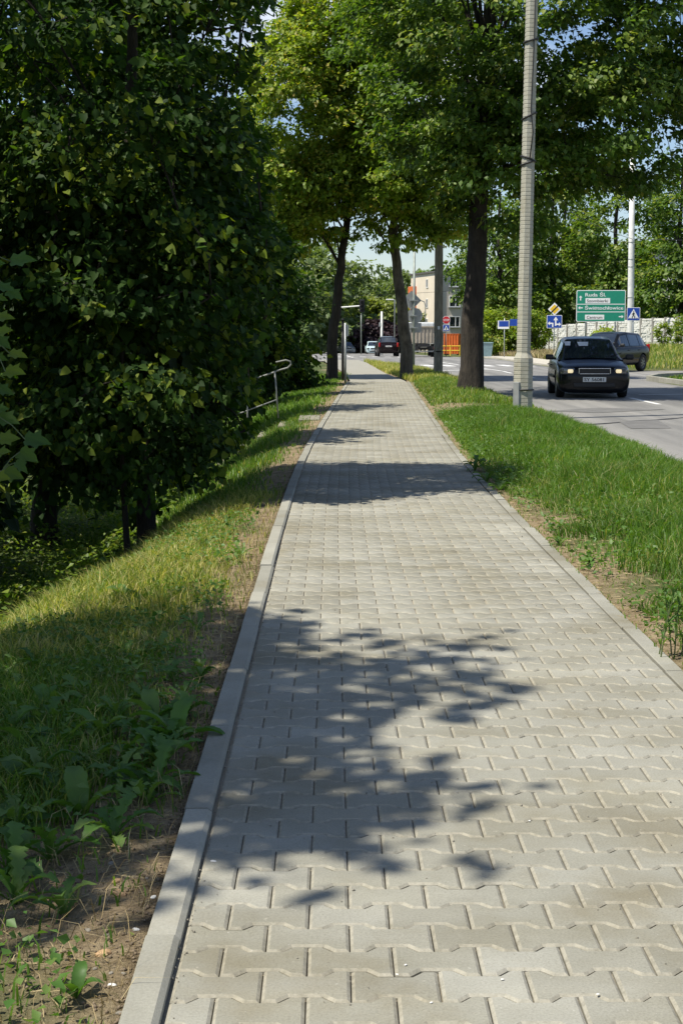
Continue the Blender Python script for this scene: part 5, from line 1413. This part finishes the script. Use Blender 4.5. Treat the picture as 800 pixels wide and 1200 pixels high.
left_bank(60000, 2.6, 7.2, 1.9, 0.125, 0.0058, M['grass'], 'bank_grass', 'green grass on the shaded near part of the left bank', 211)
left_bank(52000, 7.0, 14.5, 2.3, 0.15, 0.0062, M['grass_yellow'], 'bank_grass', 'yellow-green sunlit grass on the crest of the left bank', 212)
left_bank(38000, 14.0, 30.0, 3.2, 0.16, 0.010, M['grass'], 'bank_grass', 'green grass on the left bank in front of the handrail', 213)
left_bank(22000, 29.0, 60.0, 3.0, 0.16, 0.018, M['grass'], 'bank_grass', 'green grass on the left bank near the leaning trunk', 214)
# far bank and corner
def far_grass(n, x0, x1, y0, y1, h, wd, mat, label, seed):
    g = np.random.default_rng(seed); x = g.uniform(x0, x1, n); y = g.uniform(y0, y1, n)
    ok = x > road_right(y) + np.where(y > 68, 2.15, 0.25); x, y = x[ok], y[ok]
    P = np.stack([x, y, ground_z(x, y) - 0.01], 1); blades('rough_grass', label, P, h * (0.4 + 0.9 * g.random(len(x))), wd, mat, np.clip(0.55 + 0.22 * g.normal(size=len(x)), .02, .97), 0.5, seed)
far_grass(20000, 12.5, 30, 68, 112, 0.42, 0.035, M['grass_yellow'], 'rough dry grass on the bank below the concrete fence', 221)
far_grass(9000, 12.6, 16.5, 85, 125, 0.5, 0.035, M['grass_straw'], 'straw-coloured tall grass along the far footway', 222)
far_grass(14000, 11, 24, 44, 58, 0.14, 0.02, M['grass'], 'short green grass on the side street corner', 223)
g = np.random.default_rng(231); n = 12000
y = g.uniform(48.5, 88, n); x = g.uniform(1.7, 4.2, n); ok = (x > XR + 0.99 - np.interp(y, [48, 60, 80, 92], [0, .45, .6, .9])) & (x < road_left(y)); x, y = x[ok], y[ok]
blades('verge_grass', 'grass patch around the foot of the mottled trunk', np.stack([x, y, ground_z(x, y)], 1), 0.2 * (0.5 + g.random(len(x))), 0.02, M['grass_yellow'], np.clip(0.4 + .2 * g.normal(size=len(x)), .02, .97), .5, 231)
# clover and thatch through the verges
def cover(n, xf, y0, y1, smin, smax, zr, mat, name, label, seed, ok_f=None):
    g = np.random.default_rng(seed); y = y0 + (y1 - y0) * g.random(n); x = xf(y, g.random(n)); keep_ = vnoise(x, y, 1.9, seed) > 0.5
    x, y = x[keep_], y[keep_]; m_ = len(x); a = g.uniform(0, 2 * math.pi, m_)
    P = np.stack([x, y, ground_z(x, y) + 0.01 + zr * g.random(m_)], 1)
    me = leaves_mesh(name, LEAF2, P, np.stack([np.cos(a), np.sin(a), 0.5 * g.normal(size=m_)], 1), np.array([0, 0, 1.0]) + 0.4 * g.normal(size=P.shape), smin + (smax - smin) * g.random(m_), mat, np.clip(0.5 + .2 * g.normal(size=m_), .02, .97))
    tag(link(name, me), label, 'ground cover', kind='stuff')
cover(16000, lambda y, r_: XR + shift(y) + 0.05 + 1.9 * r_ ** 1.3, 6, 30, 0.02, 0.05, 0.13, M['weed'], 'clover', 'low clover and small leaves through the right-hand verge', 301)
cover(13000, lambda y, r_: XL + shift(y) - 0.22 - 1.5 * r_, 3.0, 13, 0.015, 0.045, 0.10, M['weed'], 'clover', 'low clover and small leaves through the left bank grass', 302)
g = np.random.default_rng(303); n = 6000; y = 5 + 20 * g.random(n); x = XR + shift(y) + 0.12 + 2.2 * g.random(n) ** 1.0
blades('dry_thatch', 'dead pale stems standing through the right-hand verge', np.stack([x, y, ground_z(x, y)], 1), 0.03 + 0.14 * g.random(n) ** 2, 0.0026, M['grass_straw'], g.random(n) * .9, 0.8, 303)
n = 8000; y = 2.8 + 10 * g.random(n); x = XL + shift(y) - 0.1 - 1.3 * g.random(n)
blades('dry_thatch', 'dead pale stems standing through the left bank grass', np.stack([x, y, ground_z(x, y)], 1), 0.02 + 0.13 * g.random(n) ** 2, 0.0024, M['grass_straw'], g.random(n) * .9, 0.9, 304)
# dead straw lying on the soil
n = 5200; y = 2.7 + 9 * g.random(n); u = 0.02 + 0.75 * g.random(n) ** 1.3; x = XL + shift(y) - 0.09 - u
P = np.stack([x, y, ground_z(x, y) + 0.006], 1); a = g.uniform(0, 2 * math.pi, n)
T = np.array([(-0.014, 0, 0), (0.014, 0, 0.05), (0.01, 1, 0.03)])
V = np.einsum('tk,nkj->ntj', T, frames(np.stack([np.cos(a), np.sin(a), 0.1 * g.normal(size=n)], 1), np.tile([0, 0, 1.0], (n, 1)))) * (0.02 + 0.05 * g.random(n))[:, None, None] + P[:, None]
tag(link('dry_straw', np_mesh('dry_straw', V.reshape(-1, 3), [(0, 1, 2)], n, 3, M['grass_straw'], g.random(n) * .95)), 'dead straw scattered on the bare soil beside the kerb', 'straw', kind='stuff')
n = 2600; y = 5.5 + 9 * g.random(n); u = 0.0 + 0.6 * g.random(n); x = XR + shift(y) + u
P = np.stack([x, y, ground_z(x, y) + 0.006], 1); a = g.uniform(0, 2 * math.pi, n)
V = np.einsum('tk,nkj->ntj', T, frames(np.stack([np.cos(a), np.sin(a), 0.1 * g.normal(size=n)], 1), np.tile([0, 0, 1.0], (n, 1)))) * (0.03 + 0.06 * g.random(n))[:, None, None] + P[:, None]
tag(link('dry_straw', np_mesh('dry_straw', V.reshape(-1, 3), [(0, 1, 2)], n, 3, M['grass_straw'], g.random(n) * .95)), 'dead straw along the bare edge of the right-hand verge', 'straw', kind='stuff')
# crumbs of soil and gravel
OCT = (np.array([(1, 0, 0), (-1, 0, 0), (0, 1, 0), (0, -1, 0), (0, 0, .7), (0, 0, -.7)]), [(0, 2, 4), (2, 1, 4), (1, 3, 4), (3, 0, 4), (2, 0, 5), (1, 2, 5), (3, 1, 5), (0, 3, 5)])
n = 2600; y = 2.7 + 8 * g.random(n) ** 1.4; u = 0.0 + 0.7 * g.random(n) ** 1.4; x = XL + shift(y) - 0.09 - u
P = np.stack([x, y, ground_z(x, y) + 0.002], 1)
me = leaves_mesh('soil_crumbs', OCT, P, g.normal(size=P.shape), g.normal(size=P.shape), 0.003 + 0.006 * g.random(n) ** 2, M['crumb'], g.random(n))
tag(link('soil_crumbs', me), 'crumbs of soil and grit beside the kerb', 'grit', kind='stuff')
n = 420; y = 2.9 + 14 * g.random(n) ** 1.3; x = XL + shift(y) + g.random(n) * 1.85; near = g.random(n) < 0.5; x = np.where(near, XL + shift(y) + 0.004 + 0.03 * g.random(n) ** 2, x)
P = np.stack([x, y, np.full(n, 0.002)], 1)
me = leaves_mesh('pavement_grit', OCT, P, g.normal(size=P.shape), g.normal(size=P.shape), 0.0022 + 0.0035 * g.random(n) ** 2, M['stone_grey'], g.random(n))
tag(link('pavement_grit', me), 'tiny grit lying on the paving blocks', 'grit', kind='stuff')
# green ground cover in the hollow under the dark tree
n = 36000; y = 7.5 + 20 * g.random(n); x = -1.9 - 6.5 * g.random(n); ok = x < XL + shift(y) - 1.6; x, y = x[ok], y[ok]; n = len(x)
nz = vnoise(x, y, 1.3, 9)
P = np.stack([x, y, ground_z(x, y) + 0.02 + 0.26 * g.random(n) * (0.4 + nz)], 1); a = g.uniform(0, 2 * math.pi, n)
tip = np.stack([np.cos(a), np.sin(a), -0.3 + 0.4 * g.normal(size=n)], 1)
me = leaves_mesh('ground_cover', LEAF2, P, tip, np.array([0, 0, 1.0]) + 0.35 * g.normal(size=P.shape), 0.04 + 0.05 * g.random(n), M['leaf_mid'], np.clip(0.4 + .2 * g.normal(size=n), .02, .97))
tag(link('ground_cover', me), 'low leafy ground cover in the shaded hollow', 'ground cover', kind='stuff')

# ---- individual weeds with broad leaves
def weed_leaf(kind, seed):
    rr = random.Random(seed); N = 14; V = []; F = []; arch = rr.uniform(0.75, 1.15)
    for i in range(N + 1):
        t = i / N
        if kind == 'dock': w = 0.135 * math.sin(math.pi * min(1, t * 0.9 + 0.1)) ** 0.7 * (1 if t > .14 else .3) * (1 + rr.uniform(-.08, .08))
        else: w = (0.025 + 0.105 * t ** 0.8) * (1.15 if i % 2 else 0.62) * (1 if t < .9 else .5)
        if i == N: w = 0.002
        zc_ = arch * (0.85 * t - 0.72 * t * t); yc = t * (0.85 - 0.10 * t); sw = 0.02 if i % 2 else 0
        V += [(-w, yc - sw, zc_ + w * 0.45 + rr.uniform(-.012, .012)), (rr.uniform(-.004, .004), yc, zc_), (w, yc - sw, zc_ + w * 0.45 + rr.uniform(-.012, .012))]
    for i in range(N):
        a = 3 * i; F += [(a, a + 1, a + 4, a + 3), (a + 1, a + 2, a + 5, a + 4)]
    me = bpy.data.meshes.new('leaf'); me.from_pydata(V, [], F); me.materials.append(M['weed']); me.polygons.foreach_set('use_smooth', [True] * len(F))
    return me
WL = {k: [weed_leaf(k, s) for s in range(3)] for k in ('dock', 'dandelion')}
def weed(px, py, size, kind, nl, label, group=None, zoff=0.0):
    if px < 400: px = min(px, 388 - 0.322 * (py - 393) - 0.045 * (py - 393) * (1 + random.random()))
    p = G(px, py, -0.08)
    for _ in range(4): p = G(px, py, gz_(p.x, p.y))
    t = thing('weed', label, 'weed', (p.x, p.y, gz_(p.x, p.y) - 0.004), 0, group)
    for k in range(nl):
        o = link('leaf', random.choice(WL[kind]), t); s = size * random.uniform(0.75, 1.4)
        o.rotation_euler = (random.uniform(-0.1, 0.75), random.uniform(-.25, .25), k * 2.4 + random.uniform(-.4, .4)); o.scale = (s, s, s)
    return t
DG = 'dandelion weeds on the left bank'
for (px, py, s) in [(70, 770, .14), (110, 770, .13), (150, 775, .14), (185, 765, .13), (225, 820, .14), (40, 790, .15), (135, 845, .16), (80, 885, .17), (15, 870, .17), (140, 925, .17), (70, 945, .18), (205, 880, .15), (170, 825, .14), (10, 1030, .17), (262, 928, .20), (232, 905, .17), (60, 1010, .19), (130, 985, .18), (40, 930, .18), (110, 905, .17), (160, 870, .17), (210, 855, .16), (60, 860, .16), (95, 820, .15), (20, 820, .15), (200, 800, .15), (130, 800, .13), (15, 1060, .17), (75, 1075, .16), (265, 800, .11), (236, 740, .14), (180, 945, .15), (20, 980, .18)]:
    weed(px + random.uniform(-5, 5), py, s, 'dandelion', random.randint(7, 11), 'toothed-leaf dandelion rosette in the grass of the left bank', DG)
KG = 'broad-leaved docks on the left bank'
for (px, py, s) in [(60, 835, .18), (120, 870, .18), (180, 850, .17), (25, 940, .2), (150, 895, .17), (215, 840, .15), (110, 790, .15), (232, 872, .20), (195, 900, .18), (95, 960, .19), (150, 712, .22), (165, 930, .16), (30, 890, .19), (100, 1170, .10), (215, 700, .15)]:
    weed(px, py, s, 'dock', random.randint(5, 8), 'broad-leaved dock with smooth leaves in the grass of the left bank', KG)
weed(262, 788, .10, 'dock', 7, 'small leafy weed growing against the kerb')
weed(285, 655, .16, 'dandelion', 9, 'dandelion in dry soil where the sunlit bank meets the kerb')
VG = 'low weeds at the edge of the right verge'
for (px, py, s) in [(570, 565, .20), (585, 575, .18), (556, 552, .2), (655, 640, .13), (690, 660, .12), (560, 540, .2), (600, 560, .2)]:
    weed(px, py, s, 'dandelion', 9, 'low leafy weed spilling over the edge of the right verge', VG)
# tall leafy stalk on the right edge
p = G(782, 768, 0); ws_ = thing('tall_weed', 'tall upright weed with narrow leaves at the edge of the right verge', 'weed', (p.x, p.y, gz_(p.x, p.y)))
for j in range(5):
    bx, by = random.uniform(-.05, .08), random.uniform(-.05, .08); hh = random.uniform(.20, .34); lx = random.uniform(-.06, .06)
    mb = MB(); mb.tube([(bx, by, -.02), (bx + lx * .4, by, hh * .5), (bx + lx, by, hh)], [.004, .003, .002], 5); so = mb.build('stalk', M['stem'], ws_)
    for k in range(9):
        t_ = 0.2 + 0.8 * k / 8; o = link('leaf', random.choice(WL['dock']), ws_); s = random.uniform(.07, .12)
        o.location = (bx + lx * t_, by, hh * t_); o.rotation_euler = (random.uniform(0.1, .7), random.uniform(-.2, .2), k * 2.4 + j); o.scale = (s * .7, s, s)

# loose stones on the soil
def stone(px, py, size, mat, label, seed, group=None):
    p = G(px, py, -0.05)
    for _ in range(3): p = G(px, py, gz_(p.x, p.y))
    bm = bmesh.new(); bmesh.ops.create_icosphere(bm, subdivisions=2, radius=1); rr = random.Random(seed)
    ph = [rr.uniform(0, 6) for _ in range(3)]
    for v in bm.verts:
        k = 1 + .22 * math.sin(v.co.x * 2.3 + ph[0]) * math.cos(v.co.y * 2.1 + ph[1]) + rr.uniform(-.07, .07); v.co = Vector((v.co.x * k, v.co.y * k * .7, v.co.z * k * .45)) * size
    me = bpy.data.meshes.new('stone'); bm.to_mesh(me); bm.free(); me.materials.append(M[mat])
    o = link('stone', me); o.location = (p.x, p.y, gz_(p.x, p.y) + size * .12); o.rotation_euler = (0, 0, rr.uniform(0, 3)); tag(o, label, 'stone', group)
stone(141, 1048, .022, 'stone_tan', 'flat tan stone on the bare soil beside the kerb', 1)
stone(120, 1119, .021, 'stone_tan', 'orange-brown stone on the straw nearest the kerb joint', 2)
stone(137, 1033, .016, 'stone_tan', 'small tan stone above the flat tan one on the soil', 3)
for k, (px, py) in enumerate([(160, 1090), (180, 1052), (131, 1155), (92, 940), (250, 1010)]):
    stone(px, py, .010, 'stone_white', 'small white pebble on the bare soil beside the kerb', 10 + k, 'white pebbles beside the kerb')
for k in range(26):
    px = random.uniform(120, 300); py = random.uniform(860, 1190)
    if px > 340 - (py - 700) * 0.36: continue
    stone(px - 20, py, random.uniform(.006, .013), 'stone_grey', 'small grey pebble on the bare soil beside the kerb', 30 + k, 'grey pebbles beside the kerb')
for k, (px, py) in enumerate([(700, 1160), (588, 1146), (475, 1134), (465, 1146), (620, 960), (505, 1178)]):
    p = G(px, py, 0)
    stone(px, py, .004, 'stone_white', 'tiny white chip lying on the paving blocks', 60 + k, 'white chips on the paving')
for o in bpy.data.objects:
    if o.name.startswith('stone') and o.get('group') == 'white chips on the paving': o.location.z = 0.003
